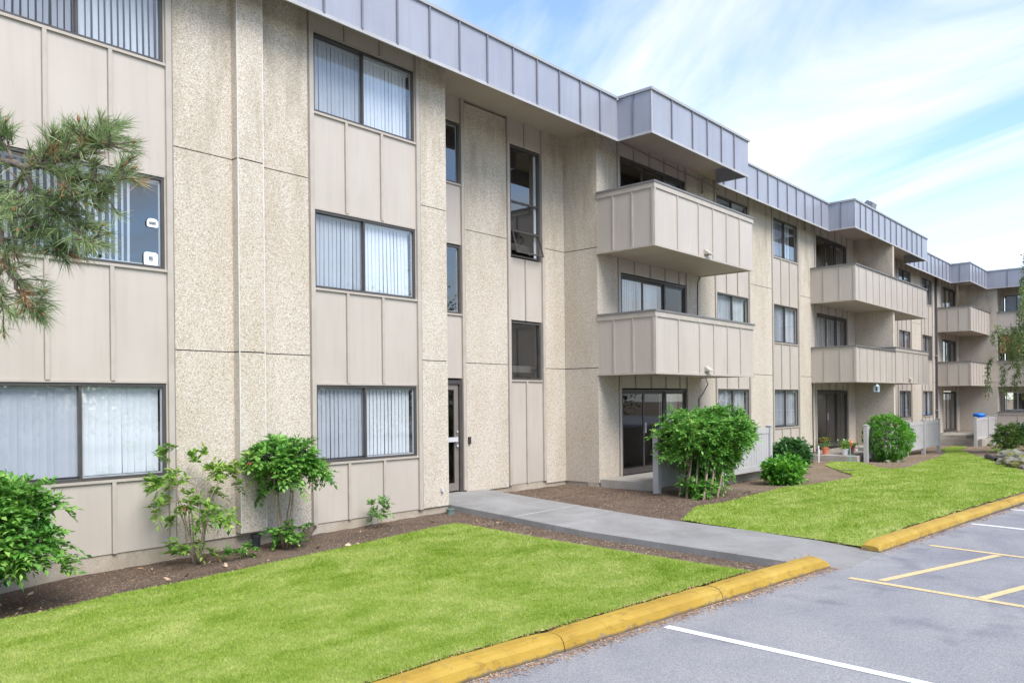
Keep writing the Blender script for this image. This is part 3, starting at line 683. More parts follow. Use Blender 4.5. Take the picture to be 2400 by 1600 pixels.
# -- front wall, left to right (positions along the wall in metres)
stucco(-5.0, -3.52); window_column(-3.5, -1.26, -3.4, -1.36, [-2.77, -2.03], ['closed', 'half', 'closed'], seed=97); stucco(-1.24, 0.33)
window_column(0.35, 2.1, 0.45, 2.0, [0.93, 1.5], ['closed', 'half', 'closed'], seed=90)
stucco(2.12, 2.62)
mb = MB(); mb.box(-5.0, -4.8, 0.29, 9.0, -2.6, SOF, 'stucco'); mb.build('end_wall', BLD)
window_column(2.64, 4.88, 2.74, 4.785, [3.365, 4.11], ['closed', 'open_gap', 'half_skew'], mull=3.735, seed=1)
stucco(4.90, 7.00)
mb = MB(); 
for z0, z1 in ((-1.81, 0.711), (0.729, 3.411), (3.429, SOF)): mb.box(5.745, 6.15, -0.17, -0.02, z0, z1, 'stucco')
for j in (0.72, 3.42): mb.box(5.757, 6.138, -0.155, -0.02, j - 0.007, j + 0.007, 'joint')
M['lit_edge'] = material('painted_lit_edge', (0.62, 0.59, 0.55), 0.8, (0.55, 0.51, 0.46), 8)
for x in (5.743, 6.138): mb.box(x, x + 0.014, -0.173, -0.16, -1.812, SOF - 0.001, 'lit_edge')  # thin pale strips paint the light caught along the pilaster's vertical edges
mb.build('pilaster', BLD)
window_column(7.02, 9.26, 7.105, 9.165, [7.72, 8.435], ['closed', 'closed_skew', 'closed'], mull=8.075, seed=20)
stucco(9.28, 9.90, th=1.2)
# -- recessed stair bay
RD = 0.93
corner_trims(9.92, 11.28, -1.78, SOF, RD)
for (z0, z1) in ((0.46, 1.71), (3.12, 4.30), (5.55, SOF)): siding(9.995, 11.205, z0, z1, [], RD)
for k, (z0, z1) in enumerate(((1.74, 3.09), (4.33, 5.52))):
    window(10.02, 11.18, z0, z1, RD + 0.02, style='none', mull=10.6, screen=False, seed=k, frame='bronze')
stucco(11.30, 12.57, RD - 0.02, z0=BASE + 0.03, z1=6.0, joints=(0.77, 3.45))
corner_trims(12.59, 13.82, -1.80, SOF, RD)
siding(12.665, 13.745, -1.80, 0.42, [13.20], RD); siding(12.665, 13.745, 1.74, 3.08, [13.20], RD); siding(12.665, 13.745, 5.52, SOF, [13.20], RD)
window(12.70, 13.70, 0.45, 1.71, RD + 0.02, style='none', mull=0, screen=False)
def stair_window():
    z0, z1, d, f = 3.11, 5.49, RD + 0.02, 0.04; a0, a1 = 12.70, 13.70; mb = MB()
    mb.box(a0, a0 + f, d - 0.02, d + 0.07, z0, z1, 'bronze'); mb.box(a1 - f, a1, d - 0.02, d + 0.07, z0, z1, 'bronze')
    mb.box(a0 + f, a1 - f, d - 0.02, d + 0.07, z0, z0 + f, 'bronze'); mb.box(a0 + f, a1 - f, d - 0.02, d + 0.07, z1 - f, z1, 'bronze')
    for z in (3.68, 4.30): mb.box(a0 + f, a1 - f, d - 0.01, d + 0.05, z - 0.02, z + 0.02, 'bronze')
    mb.box(a1 - f - 0.07, a1 - f, d + 0.05, d + 0.07, z0 + f, z1 - f, 'white')
    w_ = mb.build('window', BLD, label='tall three light stairwell window with its bottom light tilted open')
    for (q0, q1) in ((3.70, 4.28), (4.32, z1 - f)):
        mb = MB(); mb.sheet(a0 + f, a1 - f, d + 0.015, q0, q1, 'glass'); mb.build('pane', w_)
    # hopper sash tilted outwards, hinged at its top
    mb = MB(); an = R(16); H = 3.66 - 3.15
    def q(a, s, t): return (a, d - 0.02 - s * math.sin(an) - t * math.cos(an), 3.66 - s * math.cos(an) + t * math.sin(an))
    def bar(a_, b_, s0, s1, t0, t1, m):
        vs = [q(a_, s0, t0), q(b_, s0, t0), q(b_, s1, t0), q(a_, s1, t0), q(a_, s0, t1), q(b_, s0, t1), q(b_, s1, t1), q(a_, s1, t1)]
        mb.add(vs, [(0, 3, 2, 1), (4, 5, 6, 7), (0, 1, 5, 4), (1, 2, 6, 5), (2, 3, 7, 6), (3, 0, 4, 7)], m)
    l, r_ = a0 + f + 0.005, a1 - f - 0.005
    bar(l, l + 0.03, 0, H, 0, 0.025, 'bronze'); bar(r_ - 0.03, r_, 0, H, 0, 0.025, 'bronze'); bar(l + 0.03, r_ - 0.03, 0, 0.03, 0, 0.025, 'bronze'); bar(l + 0.03, r_ - 0.03, H - 0.03, H, 0, 0.025, 'bronze')
    mb.add([q(l + .03, .03, .01), q(r_ - .03, .03, .01), q(r_ - .03, H - .03, .01), q(l + .03, H - .03, .01)], [(0, 1, 2, 3)], 'glass'); mb.build('hopper_sash', w_)
    mb = MB(); mb.box(13.18, 13.22, d - 0.16, d - 0.14, 3.16, 3.20, 'alu'); mb.build('latch', w_)
stair_window()
stucco(13.84, 14.565, RD - 0.02, z0=BASE, joints=(0.72, 3.42))
# entrance door
d = RD + 0.02; mb = MB()
mb.box(10.02, 10.09, d - 0.03, d + 0.07, -1.79, 0.42, 'bronze'); mb.box(11.12, 11.20, d - 0.03, d + 0.07, -1.79, 0.42, 'bronze'); mb.box(10.09, 11.12, d - 0.03, d + 0.07, 0.34, 0.42, 'bronze')
fr = mb.build('entrance_door', BLD)
mb = MB(); M['doorframe'] = material('brown_aluminium', (0.17, 0.145, 0.13), 0.4, (0.20, 0.17, 0.15), 4)
mb.box(10.10, 10.19, d, d + 0.045, -1.77, 0.33, 'doorframe'); mb.box(11.0, 11.11, d, d + 0.045, -1.77, 0.33, 'doorframe'); mb.box(10.19, 11.0, d, d + 0.045, 0.23, 0.33, 'doorframe'); mb.box(10.19, 11.0, d, d + 0.045, -1.77, -1.62, 'doorframe')
mb.sheet(10.19, 11.0, d + 0.02, -1.62, 0.23, 'dglass'); lf = mb.build('door_leaf', fr)
mb = MB(); mb.box(10.16, 11.05, d - 0.055, d - 0.03, -0.80, -0.71, 'alu'); mb.box(10.2, 10.24, d - 0.03, d, -0.78, -0.73, 'alu'); mb.box(11.0, 11.04, d - 0.03, d, -0.78, -0.73, 'alu'); mb.build('push_bar', fr)
mb = MB(); mb.lathe((11.055, d - 0.03, -0.9), [(0.0, 0.0), (0.022, 0.0), (0.022, 0.04), (0.0, 0.04)], 'alu', 10); mb.lathe((11.055, d - 0.03, -0.62), [(0.0, 0.0), (0.018, 0.0), (0.018, 0.035), (0.0, 0.035)], 'alu', 10); mb.build('lock', fr)
mb = MB(); mb.box(11.335, 11.395, RD - 0.06, RD - 0.022, -0.86, -0.72, 'black'); mb.build('door_intercom', BLD, bevel=0.004)
# return wall of the stair bay and the wall beside the balconies
mb = MB()
for z0, z1 in ((BASE, 0.711), (0.729, 3.411), (3.429, SOF)): mb.box(14.57, 15.38, -0.02, 1.2, z0, z1, 'stucco')
for j in (0.72, 3.42): mb.box(14.585, 15.37, -0.005, 1.19, j - 0.007, j + 0.007, 'joint')
mb.build('stucco_pier', BLD)
def door_column(a0, a1, wa0, wa1, batt, st, d=0.0, T=Tmain, base_=-1.78, seed=0, dz=0.0, leaves=3):
    corner_trims(a0, a1, base_, SOF, d, T)
    fl = [base_ + 0.02, 0.93, 3.65]
    for i in range(3):
        z1 = HEAD[i] - 0.03; sliding_door(wa0, wa1, fl[i], z1, d + 0.02, T, seed + 10 * i, st[i], leaves)
        up = fl[i + 1] - 0.12 if i < 2 else SOF
        siding(a0 + 0.075, a1 - 0.075, z1 + 0.03, up + 0.11 if i < 2 else up, batt, d, T)
        mb = MB(T); mb.box(a0 + 0.075, wa0 - 0.002, d, d + 0.1, fl[i], z1 + 0.03, 'trim'); mb.box(wa1 + 0.002, a1 - 0.075, d, d + 0.1, fl[i], z1 + 0.03, 'trim'); mb.build('door_trim', BLD)
door_column(15.40, 18.66, 15.52, 18.58, [16.138, 16.846, 17.548, 18.249], [('none', 'none', 'closed'), ('closed', 'closed', 'none'), ('none', 'none', 'closed')], seed=40)
stucco(18.68, 20.17)
window_column(20.19, 22.42, 20.34, 22.33, [20.92, 21.63], ['closed', 'closed', 'closed'], seed=50)
stucco(22.44, 23.98)
window_column(24.00, 26.17, 24.13, 26.08, [24.728, 25.411], ['closed', 'closed', 'closed_gap'], seed=60)
stucco(26.19, 27.55)
door_column(27.57, 30.93, 27.78, 30.84, [28.25, 28.95, 29.65, 30.35], [('none', 'none', 'none'), ('closed', 'closed', 'closed'), ('none', 'none', 'half')], seed=70)
stucco(30.95, 31.70)
mb = MB(); mb.box(31.706, 31.90, -1.40, -0.021, -2.0, SOF, 'stucco'); mb.build('dividing_wall', BLD)
stucco(31.72, 37.2)
window_column(37.22, 39.42, 37.57, 39.3, [37.95, 38.65], ['closed', 'closed', 'closed'], seed=80)
stucco(39.44, 41.05)
window_column(41.07, 43.15, 41.2, 43.05, [41.72, 42.4], ['closed', 'closed_gap', 'closed'], seed=85)
stucco(43.17, 44.92)
door_column(44.94, 48.0, 45.0, 47.9, [45.7, 46.4, 47.1, 47.8], [('closed', 'none', 'closed'), ('closed', 'none', 'half'), ('none', 'closed', 'none')], base_=-1.86, seed=95)
stucco(48.02, 48.63)

# -- wing towards the viewer at the far end: side wall, column, recessed balconies
mb = MB(Twing)
for z0, z1 in ((-2.4, 0.711), (0.729, 3.411), (3.429, SOF)): mb.box(0.025, 1.83, 0.0, 0.25, z0, z1, 'stucco')
for j in (0.72, 3.42): mb.box(0.04, 1.82, 0.015, 0.24, j - 0.007, j + 0.007, 'joint')
mb.box(1.76, 1.83, 0.252, 1.3, -2.4, SOF, 'stucco')
mb.build('wing_wall', BLD)
def wing_wall_bay(a0):
    d = 1.3
    stucco(a0, a0 + 0.1, d, T=Twing, z0=-2.3)
for a0 in (1.85,):
    stucco(1.835, 1.9, 1.28, T=Twing, z0=-2.3)
    stucco(3.2, 3.6, 1.28, T=Twing, z0=-2.3)
wd_ = [(1.98, 3.1), (3.7, 5.4), (6.2, 8.0), (9.0, 11.0)]
pr_ = 3.6
for k, (p0, p1) in enumerate(wd_):
    siding(p0 - 0.07 if k else 1.91, p1 + 0.09, 5.42, SOF, [p0 + 0.25, p0 + 0.55, p0 + 0.85], 1.3, Twing)
    for i in range(3):
        z0 = HEAD[i] - (1.05 if i == 0 else 1.9) - (0.28 if i == 2 else 0); z1 = HEAD[i] - (0.08 if i == 0 else 0.28)
        window(p0, p1, z0, z1, 1.32, Twing, 'none' if i == 0 else 'closed', seed=200 + k * 3 + i, frame='white' if i == 0 else 'bronze', screen=i > 0)
        lo = (-2.3, HEAD[0] - 0.08, HEAD[1] - 0.28)[i]
        siding(p0 - 0.07 if k else 1.91, p1 + 0.09, lo + 0.005, z0 - 0.035, [p0 + 0.25, p0 + 0.55, p0 + 0.85], 1.3, Twing)
for (a0, a1) in ((5.5, 6.12), (8.1, 8.92), (11.1, 13.9)): stucco(a0, a1, 1.28, T=Twing, z0=-2.3)

# -- foundation, roof deck, soffits, interior
mb = MB()
mb.box(-4.99, 9.9, 0.015, 0.285, -3.0, BASE, 'found'); mb.box(9.92, 14.57, RD + 0.01, RD + 0.3, -3.0, -1.805, 'found'); mb.box(14.572, 48.6, 0.015, 0.3, -3.0, BASE, 'found'); mb.box(9.6, 9.9, 0.3, 1.2, -3.0, BASE, 'found')
mb.box(14.6, 14.9, 0.3, 1.15, -3.0, BASE, 'found'); mb.build('foundation', BLD)
mb = MB(); mb.box(-5, 48.3, -0.49, 1.6, SOF, SOF + 0.04, 'soffit')
for x0, x1 in ((14.70, 19.29), (27.56, 36.49), (44.51, 48.3)): mb.box(x0, x1, -1.355, -0.491, SOF, SOF + 0.04, 'soffit')
mb.box(48.41, 50.4, -14, 1.6, SOF + 0.002, SOF + 0.042, 'soffit'); mb.build('soffit', BLD)
mb = MB(); mb.box(-5, 60, -0.45, 14, 6.35, 6.55, 'cap'); mb.box(48.6, 60, -14, -0.452, 6.35, 6.55, 'cap'); mb.build('roof', BLD)
mb = MB()
for z in (-1.86, 0.78, 3.50): mb.box(-3, 48.4, 1.3, 5.6, z - 0.15, z, 'interior')
for z in (0.78, 3.50):
    mb.box(-3, 9.6, 0.302, 1.298, z - 0.15, z, 'interior'); mb.box(15.4, 48.4, 0.302, 1.298, z - 0.15, z, 'interior')
mb.box(-3, 48.4, 5.6, 5.8, -2.2, 6.3, 'interior')
for x in (-3, 2.3, 6.0, 18.9, 22.9, 26.6, 31.5, 36, 40, 43.9): mb.box(x, x + 0.12, 0.305, 5.58, -1.855, 6.04, 'interior')
mb.box(48.3, 48.42, 1.31, 5.58, -1.855, 6.04, 'interior')
mb.build('interior_wall', BLD)
mb = MB(); mb.box(9.66, 9.78, 1.21, 4.4, -1.855, 6.04, 'lobby'); mb.box(14.62, 14.74, 1.21, 4.4, -1.855, 6.04, 'lobby'); mb.box(9.79, 14.61, 4.3, 4.4, -1.855, 6.04, 'lobby'); mb.box(11.9, 12.02, 1.24, 4.29, -1.855, 6.04, 'lobby')
mb.build('stairwell_wall', BLD)
# wing interior closes its windows
mb = MB(Twing); mb.box(1.84, 14, 4.3, 4.5, -2.4, 6.04, 'interior')
for z in (-2.3, 0.78, 3.50): mb.box(1.84, 14, 1.62, 4.29, z - 0.15, z, 'interior')
mb.build('interior_wall', BLD)

# -- fascia with standing seams
FP = [(-5, -.55), (14.64, -.55), (14.64, -1.41), (19.35, -1.41), (19.35, -.55), (27.5, -.55), (27.5, -1.41), (36.55, -1.41), (36.55, -.55), (44.45, -.55), (44.45, -1.41), (48.35, -1.41), (48.35, -14)]
FZ0, FZ1, FT = 5.70, 6.60, 0.05
def seamlist(i):
    p, q = FP[i], FP[i + 1]
    if i == 0: return [6.928 + 0.7025 * k for k in range(-16, 11)]
    if i == 2: return [15.474, 16.408, 17.118, 17.839, 18.528]
    if i == 4: return [21.105 + 0.71 * k for k in range(-2, 9)]
    if i == 6: return [28.039, 28.608] + [29.35 + 0.70 * k for k in range(10)]
    if i == 8: return [37.2 + 0.7 * k for k in range(11)]
    if i == 10: return [45.0 + 0.7 * k for k in range(5)]
    return []
for i in range(len(FP) - 1):
    (x0, y0), (x1, y1) = FP[i], FP[i + 1]; mb = MB()
    horiz = abs(x1 - x0) > abs(y1 - y0)
    if horiz:
        nxt = FP[i + 2][1] if i + 2 < len(FP) else y1
        mb.box(x0, x1, y0, y0 + FT, FZ0, FZ1, 'fascia')
        e0 = -0.04 if y0 < -1 else (0.04 if i else 0); e1 = 0.04 if (y0 < -1 and i < 10) else -0.04 if i < 10 else 0
        mb.box(x0 + e0, x1 + e1, y0 - 0.04, y0 + 0.10, FZ1, FZ1 + 0.055, 'cap')
        mb.box(x0 + (0.015 if i and y0 > -1 else 0), x1 - (0.015 if y0 > -1 else 0), y0 - 0.015, y0 + 0.001, FZ0 - 0.02, FZ0 + 0.035, 'drip')
        for s in seamlist(i):
            if x0 + 0.05 < s < x1 - 0.05: mb.box(s - 0.016, s + 0.016, y0 - 0.03, y0, FZ0 + 0.036, FZ1 - 0.001, 'seam')
        if y0 < -1: mb.box(x0 - 0.012, x0 + 0.03, y0 - 0.012, y0 - 0.001, FZ0 + 0.036, FZ1 - 0.001, 'drip')
    else:
        going_out = y1 < y0
        if i == 11:
            mb.box(x0, x0 + FT, y1, y0 - 0.001, FZ0, FZ1, 'fascia'); mb.box(x0 - 0.04, x0 + 0.1, y1, y0 - 0.041, FZ1, FZ1 + 0.055, 'cap'); mb.box(x0 - 0.015, x0 + 0.001, y1, y0 - 0.016, FZ0 - 0.02, FZ0 + 0.035, 'drip')
            for k in range(16): s = y0 - 0.95 - 0.95 * k; mb.box(x0 - 0.03, x0, s - 0.016, s + 0.016, FZ0 + 0.036, FZ1 - 0.001, 'seam') if s > y1 else None
        elif going_out:
            mb.box(x0, x0 + FT, y1 + FT, y0, FZ0, FZ1, 'fascia'); mb.box(x0 - 0.04, x0 + 0.1, y1 + 0.10, y0 - 0.04, FZ1, FZ1 + 0.055, 'cap')
            mb.box(x0 - 0.015, x0 + 0.001, y1, y0 - 0.016, FZ0 - 0.02, FZ0 + 0.035, 'drip'); s = (y0 + y1) / 2 + 0.02; mb.box(x0 - 0.03, x0, s - 0.016, s + 0.016, FZ0 + 0.036, FZ1 - 0.001, 'seam')
        else:
            mb.box(x0 - FT, x0, y0 + FT, y1, FZ0, FZ1, 'fascia'); mb.box(x0 - 0.1, x0 + 0.04, y0 + 0.10, y1 - 0.04, FZ1, FZ1 + 0.055, 'cap')
    mb.build('fascia', BLD)

# -- balconies
def balcony(x0, x1, z0, z1, fr_, sd_, scup=None, rim=True, right_open=False, y=-1.49, ylast=0.0):
    t = 0.07; mb = MB()
    mb.box(x0, x1, y, y + t, z0, z1, 'siding'); mb.box(x0, x0 + t, y + t, ylast - 0.022, z0, z1, 'siding'); mb.box(x1 - t, x1, y + t, ylast - 0.022, z0, z1, 'siding')
    for b in fr_: mb.box(b - 0.02, b + 0.02, y - 0.022, y, z0 + 0.031, z1 - (0.15 if rim else 0.04), 'trim')
    for b in sd_: mb.box(x0 - 0.022, x0, b - 0.02, b + 0.02, z0 + 0.031, z1 - (0.15 if rim else 0.04), 'trim')
    mb.box(x0 - 0.012, x0 + 0.05, y - 0.024, y - 0.001, z0 + 0.031, z1 - 0.042, 'trim'); mb.box(x0 - 0.024, x0 - 0.001, y, y + 0.05, z0 + 0.031, z1 - (0.15 if rim else 0.042), 'trim')
    if rim:
        mb.box(x0 - 0.026, x1 + 0.026, y - 0.028, y, z1 - 0.15, z1 - 0.041, 'trim'); mb.box(x0 - 0.026, x0, y, ylast - 0.022, z1 - 0.15, z1 - 0.041, 'trim')
    mb.box(x0 - 0.02, x1 + 0.02, y - 0.026, y - 0.0, z0 - 0.012, z0 + 0.03, 'trim'); mb.box(x0 - 0.026, x0, y, ylast - 0.022, z0 - 0.012, z0 + 0.03, 'trim')
    b = mb.build('balcony', BLD)
    mb = MB(); mb.box(x0 - 0.045, x1 + 0.045, y - 0.045, y + t + 0.03, z1 - 0.04, z1, 'railcap'); mb.box(x0 - 0.045, x0 + t + 0.03, y + t + 0.03, ylast - 0.022, z1 - 0.04, z1, 'railcap'); mb.box(x1 - t - 0.03, x1 + 0.045, y + t + 0.03, ylast - 0.022, z1 - 0.04, z1, 'railcap'); mb.build('rail_cap', b)
    mb = MB(); mb.box(x0 + t, x1 - t, y + t, ylast - 0.022, z0 + 0.02, z0 + 0.16, 'soffit'); mb.build('floor_slab', b)
    if scup:
        mb = MB(); sx, sz = scup; h = 0.10
        mb.add([(sx - 0.11, y, sz + h), (sx + 0.11, y, sz + h), (sx - 0.11, y - 0.13, sz), (sx + 0.11, y - 0.13, sz), (sx - 0.11, y - 0.13, sz - 0.02), (sx + 0.11, y - 0.13, sz - 0.02), (sx - 0.11, y, sz - 0.02), (sx + 0.11, y, sz - 0.02)],
               [(0, 2, 3, 1), (2, 4, 5, 3), (0, 6, 4, 2), (1, 3, 5, 7), (4, 6, 7, 5)], 'trim')
        mb.build('scupper', b)
    return b
fr1 = [15.55, 16.508, 17.203, 17.908, 18.62]
balcony(14.575, 19.37, 3.268, 4.643, fr1, [-0.45, -0.95], (16.88, 3.38)); balcony(14.575, 19.37, 0.552, 1.91, fr1, [-0.45, -0.95], (16.85, 0.66))
fr2 = [27.594, 28.345] + [29.07 + 0.699 * k for k in range(10)]
balcony(27.20, 36.06, 3.235, 4.45, fr2, [-0.467, -1.0], None, False)
balcony(27.20, 31.56, 0.52, 1.735, [f for f in fr2 if f < 31.3], [-0.467, -1.0], None, False); balcony(31.60, 36.15, 0.53, 1.87, [f for f in fr2 if f > 31.9], [], (33.43, 0.66))
balcony(44.05, 48.56, 3.235, 4.47, [44.6 + 0.65 * k for k in range(6)], [-0.5, -1.0], None, False); balcony(44.0, 48.56, 0.53, 1.74, [44.6 + 0.65 * k for k in range(6)], [-0.5, -1.0], None, False)
# wing balconies (parapet in the plane of the wing wall)
def wing_parapet(a0, a1, z0, z1, rim):
    mb = MB(Twing); mb.box(a0, a1, 0.03, 0.10, z0, z1 - 0.04, 'siding')
    n = int((a1 - a0) / 0.9)
    for k in range(1, n + 1): b = a0 + 0.9 * k; mb.box(b - 0.02, b + 0.02, 0.008, 0.03, z0, z1 - (0.17 if rim else 0.041), 'trim')
    if rim: mb.box(a0, a1, 0.0, 0.03, z1 - 0.17, z1 - 0.041, 'trim')
    b = mb.build('balcony', BLD); mb = MB(Twing); mb.box(a0, a1, -0.03, 0.14, z1 - 0.04, z1, 'railcap'); mb.build('rail_cap', b)
    if z0 > -1: mb = MB(Twing); mb.box(a0, a1, 0.101, 1.275, z0 + 0.02, z0 + 0.16, 'soffit'); mb.build('floor_slab', b)
for a0, a1 in ((1.835, 5.8), (5.85, 13)):
    wing_parapet(a0, a1, 3.25, 4.46, False); wing_parapet(a0, a1, 0.49, 1.88, True); wing_parapet(a0, a1, -2.5, -0.83, True)

# -- small fittings of the building
mb = MB(); mb.tube([(43.5, -0.10, 6.0), (43.5, -0.10, -1.9)], 0.055, 'pipe', 10)
for z in (2.0, -0.7): mb.box(43.42, 43.58, -0.17, -0.021, z, z + 0.04, 'drip')
mb.smooth = False; mb.build('downpipe', BLD)
mb = MB(); mb.tube([(19.30, -0.04, 3.25), (19.17, -0.035, 3.1), (19.15, -0.035, 1.95), (19.16, -0.03, 0.6)], 0.012, 'black', 5); mb.tube([(19.569, -0.04, 0.56), (19.52, -0.12, 0.39), (19.30, -0.10, 0.15), (19.18, -0.04, 0.0), (19.17, -0.035, -0.5), (19.17, -0.035, -1.8)], 0.014, 'black', 5); mb.build('wall_cable', BLD)
mb = MB(); mb.tube([(27.25, -0.04, 0.5), (27.24, -0.045, -0.5), (27.27, -0.04, -1.7), (27.3, -0.05, -2.1)], 0.014, 'black', 5); mb.build('wall_cable', BLD)
mb = MB(); mb.lathe((9.72, -0.05, -1.60), [(0.0, 0), (0.028, 0), (0.028, 0.05), (0.0, 0.055)], 'alu', 10); mb.box(9.70, 9.74, -0.06, -0.021, -1.60, -1.57, 'alu'); mb.build('hose_bib', BLD)
for (x, z) in ((19.35, 5.62), (26.55, 5.75), (43.85, 5.62)):
    mb = MB(); mb.tube([(x, -0.1, z + 0.3), (x, -0.1, z)], 0.02, 'dtrim', 6); mb.lathe((x, -0.1, z - 0.12), [(0.0, 0), (0.035, 0.01), (0.04, 0.06), (0.02, 0.13), (0, 0.13)], 'dtrim', 8); mb.build('hook_lamp', BLD)
mb = MB(); mb.tube([(19.15, -0.10, 5.85), (14.9, -0.10, 5.98)], 0.018, 'dtrim', 6); mb.tube([(19.15, -0.10, 5.85), (20.3, -0.1, 5.8)], 0.018, 'dtrim', 6); mb.build('conduit', BLD)

# stickers inside the first floor window at the left
def sticker(cx, cz, w_, h_, kind):
    mb = MB(); y = 0.012; n = 6; r = min(w_, h_) * 0.22; pts = []
    for (sx, sz, a) in ((1, 1, 0), (-1, 1, 90), (-1, -1, 180), (1, -1, 270)):
        rr = r if not (kind == 'dome' and sz > 0) else min(w_, h_) * 0.48
        for k in range(n + 1): t = R(a + 90 * k / n); pts.append((cx + sx * (w_ / 2 - rr) + rr * math.cos(t), y, cz + sz * (h_ / 2 - rr) + rr * math.sin(t)))
    mb.add(pts + [(p[0], y + 0.002, p[2]) for p in pts], [tuple(range(len(pts)))[::-1]], 'white')
    if kind == 'card':
        mb.box(cx - w_ * 0.16, cx + w_ * 0.13, y - 0.003, y - 0.001, cz - h_ * 0.06, cz + h_ * 0.19, 'qr')
        for k in range(3): mb.box(cx - w_ * 0.10 + k * w_ * 0.09, cx - w_ * 0.04 + k * w_ * 0.09, y - 0.003, y - 0.001, cz - h_ * 0.16, cz - h_ * 0.10, 'qr')
    else: mb.box(cx - w_ * 0.30, cx + w_ * 0.28, y - 0.003, y - 0.001, cz - h_ * 0.20, cz + h_ * 0.12, 'qr')
    return mb
wins = [o for o in BLD.children if o.name.startswith('window') and not o.name.startswith('window_trim')]
W2 = wins[4]
sticker(4.61, 1.885, 0.185, 0.180, 'card').build('sticker', W2); sticker(4.635, 2.36, 0.15, 0.115, 'dome').build('sticker', W2)

# ------------------------------------------------------------------ patios
def slab(x0, x1, y0, y1, z0, z1, name='patio', m='patio'):
    mb = MB(); mb.box(x0, x1, y0, y1, z0, z1, m); return mb.build(name, kind='structure', bevel=0.012)
slab(14.60, 20.0, -1.42, -0.021, -2.2, -1.775)
slab(27.25, 31.95, -1.50, -0.021, -2.3, -1.955); slab(30.2, 31.68, -0.9, -0.022, -1.954, -1.83, 'step')
slab(44.3, 48.55, -1.9, -0.021, -2.6, -2.10); slab(44.4, 48.5, -1.2, -0.022, -2.099, -1.93, 'step'); 

# ------------------------------------------------------------------ vinyl fences
def fence(xs, y, ztop, zpan0, label, grnd, yl=None):
    g = root('vinyl_fence', (xs[0], y, float(soilz(xs[0], y))), label, 'fence', 'vinyl privacy fences around the patios')
    hw = 0.0625; ys = [y] * len(xs)
    if yl: ys = yl
    for x, yy, gz in zip(xs, ys, grnd):
        mb = MB(); mb.box(x - hw, x + hw, yy - hw, yy + hw, gz - 0.15, ztop, 'fence'); mb.box(x - hw - 0.012, x + hw + 0.012, yy - hw - 0.012, yy + hw + 0.012, ztop, ztop + 0.02, 'fence')
        mb.add([(x - hw, yy - hw, ztop + 0.02), (x + hw, yy - hw, ztop + 0.02), (x + hw, yy + hw, ztop + 0.02), (x - hw, yy + hw, ztop + 0.02), (x, yy, ztop + 0.045)], [(0, 1, 4), (1, 2, 4), (2, 3, 4), (3, 0, 4)], 'fence')
        mb.build('post', g)
    for (x0, x1) in zip(xs[:-1], xs[1:]):
        mb = MB(); l, r_ = x0 + hw, x1 - hw; zt = ztop - 0.03
        mb.box(l, r_, y - 0.022, y + 0.022, zt - 0.15, zt, 'fence'); mb.box(l, r_, y - 0.022, y + 0.022, zpan0, zpan0 + 0.14, 'fence')
        n = max(1, round((r_ - l) / 0.15)); p = (r_ - l) / n
        for k in range(n):
            mb.box(l + k * p + 0.005, l + (k + 1) * p - 0.005, y - 0.010, y + 0.010, zpan0 + 0.14, zt - 0.15, 'fence')
            mb.box(l + (k + 1) * p - 0.005, l + (k + 1) * p + 0.005, y - 0.004, y + 0.004, zpan0 + 0.14, zt - 0.15, 'groove') if k < n - 1 else None
        mb.build('fence_panel', g)
    return g
fence([14.28, 17.1, 19.85], -1.68, -0.73, -1.84, 'grey vinyl fence standing behind the big leggy shrub at the near patio', [-2.0, -2.1, -2.12])
fence([27.50, 29.85, 32.15, 34.5, 36.85], -1.70, -0.94, -2.06, 'long grey vinyl fence running behind the round clipped bush', [-2.2, -2.2, -2.22, -2.3, -2.38])
fence([43.75, 46.6, 48.4], -1.72, -1.04, -2.16, 'short grey vinyl fence at the farthest patio with a blue tub behind', [-2.5, -2.4, -2.35])

# ------------------------------------------------------------------ plants
def norm(v): return v / np.maximum(np.linalg.norm(v, axis=-1, keepdims=True), 1e-9)
def leaf_arrays(p, d, L, W, rg, fold=0.25, up=(0, 0, 1), droop=0.15):
    n = len(p); d = norm(d); upv = np.tile(np.array(up, float), (n, 1)) + rg.normal(0, 0.35, (n, 3))
    s = norm(np.cross(d, upv)); nn = np.cross(s, d); L = L[:, None]; W = W[:, None]
    mid = p + d * L * 0.45
    a = mid + s * W - nn * 0 + nn * W * fold; b = mid - s * W + nn * W * fold; tip = p + d * L - nn * L * droop
    V = np.stack([p, a, tip, b], 1).reshape(-1, 3); i = np.arange(n) * 4
    F = np.concatenate([np.stack([i, i + 1, i + 2], -1), np.stack([i, i + 2, i + 3], -1)]); return V, F
def bez(p0, p1, p2, n=6):
    return [tuple((1 - t) ** 2 * np.array(p0) + 2 * t * (1 - t) * np.array(p1) + t * t * np.array(p2)) for t in np.linspace(0, 1, n)]
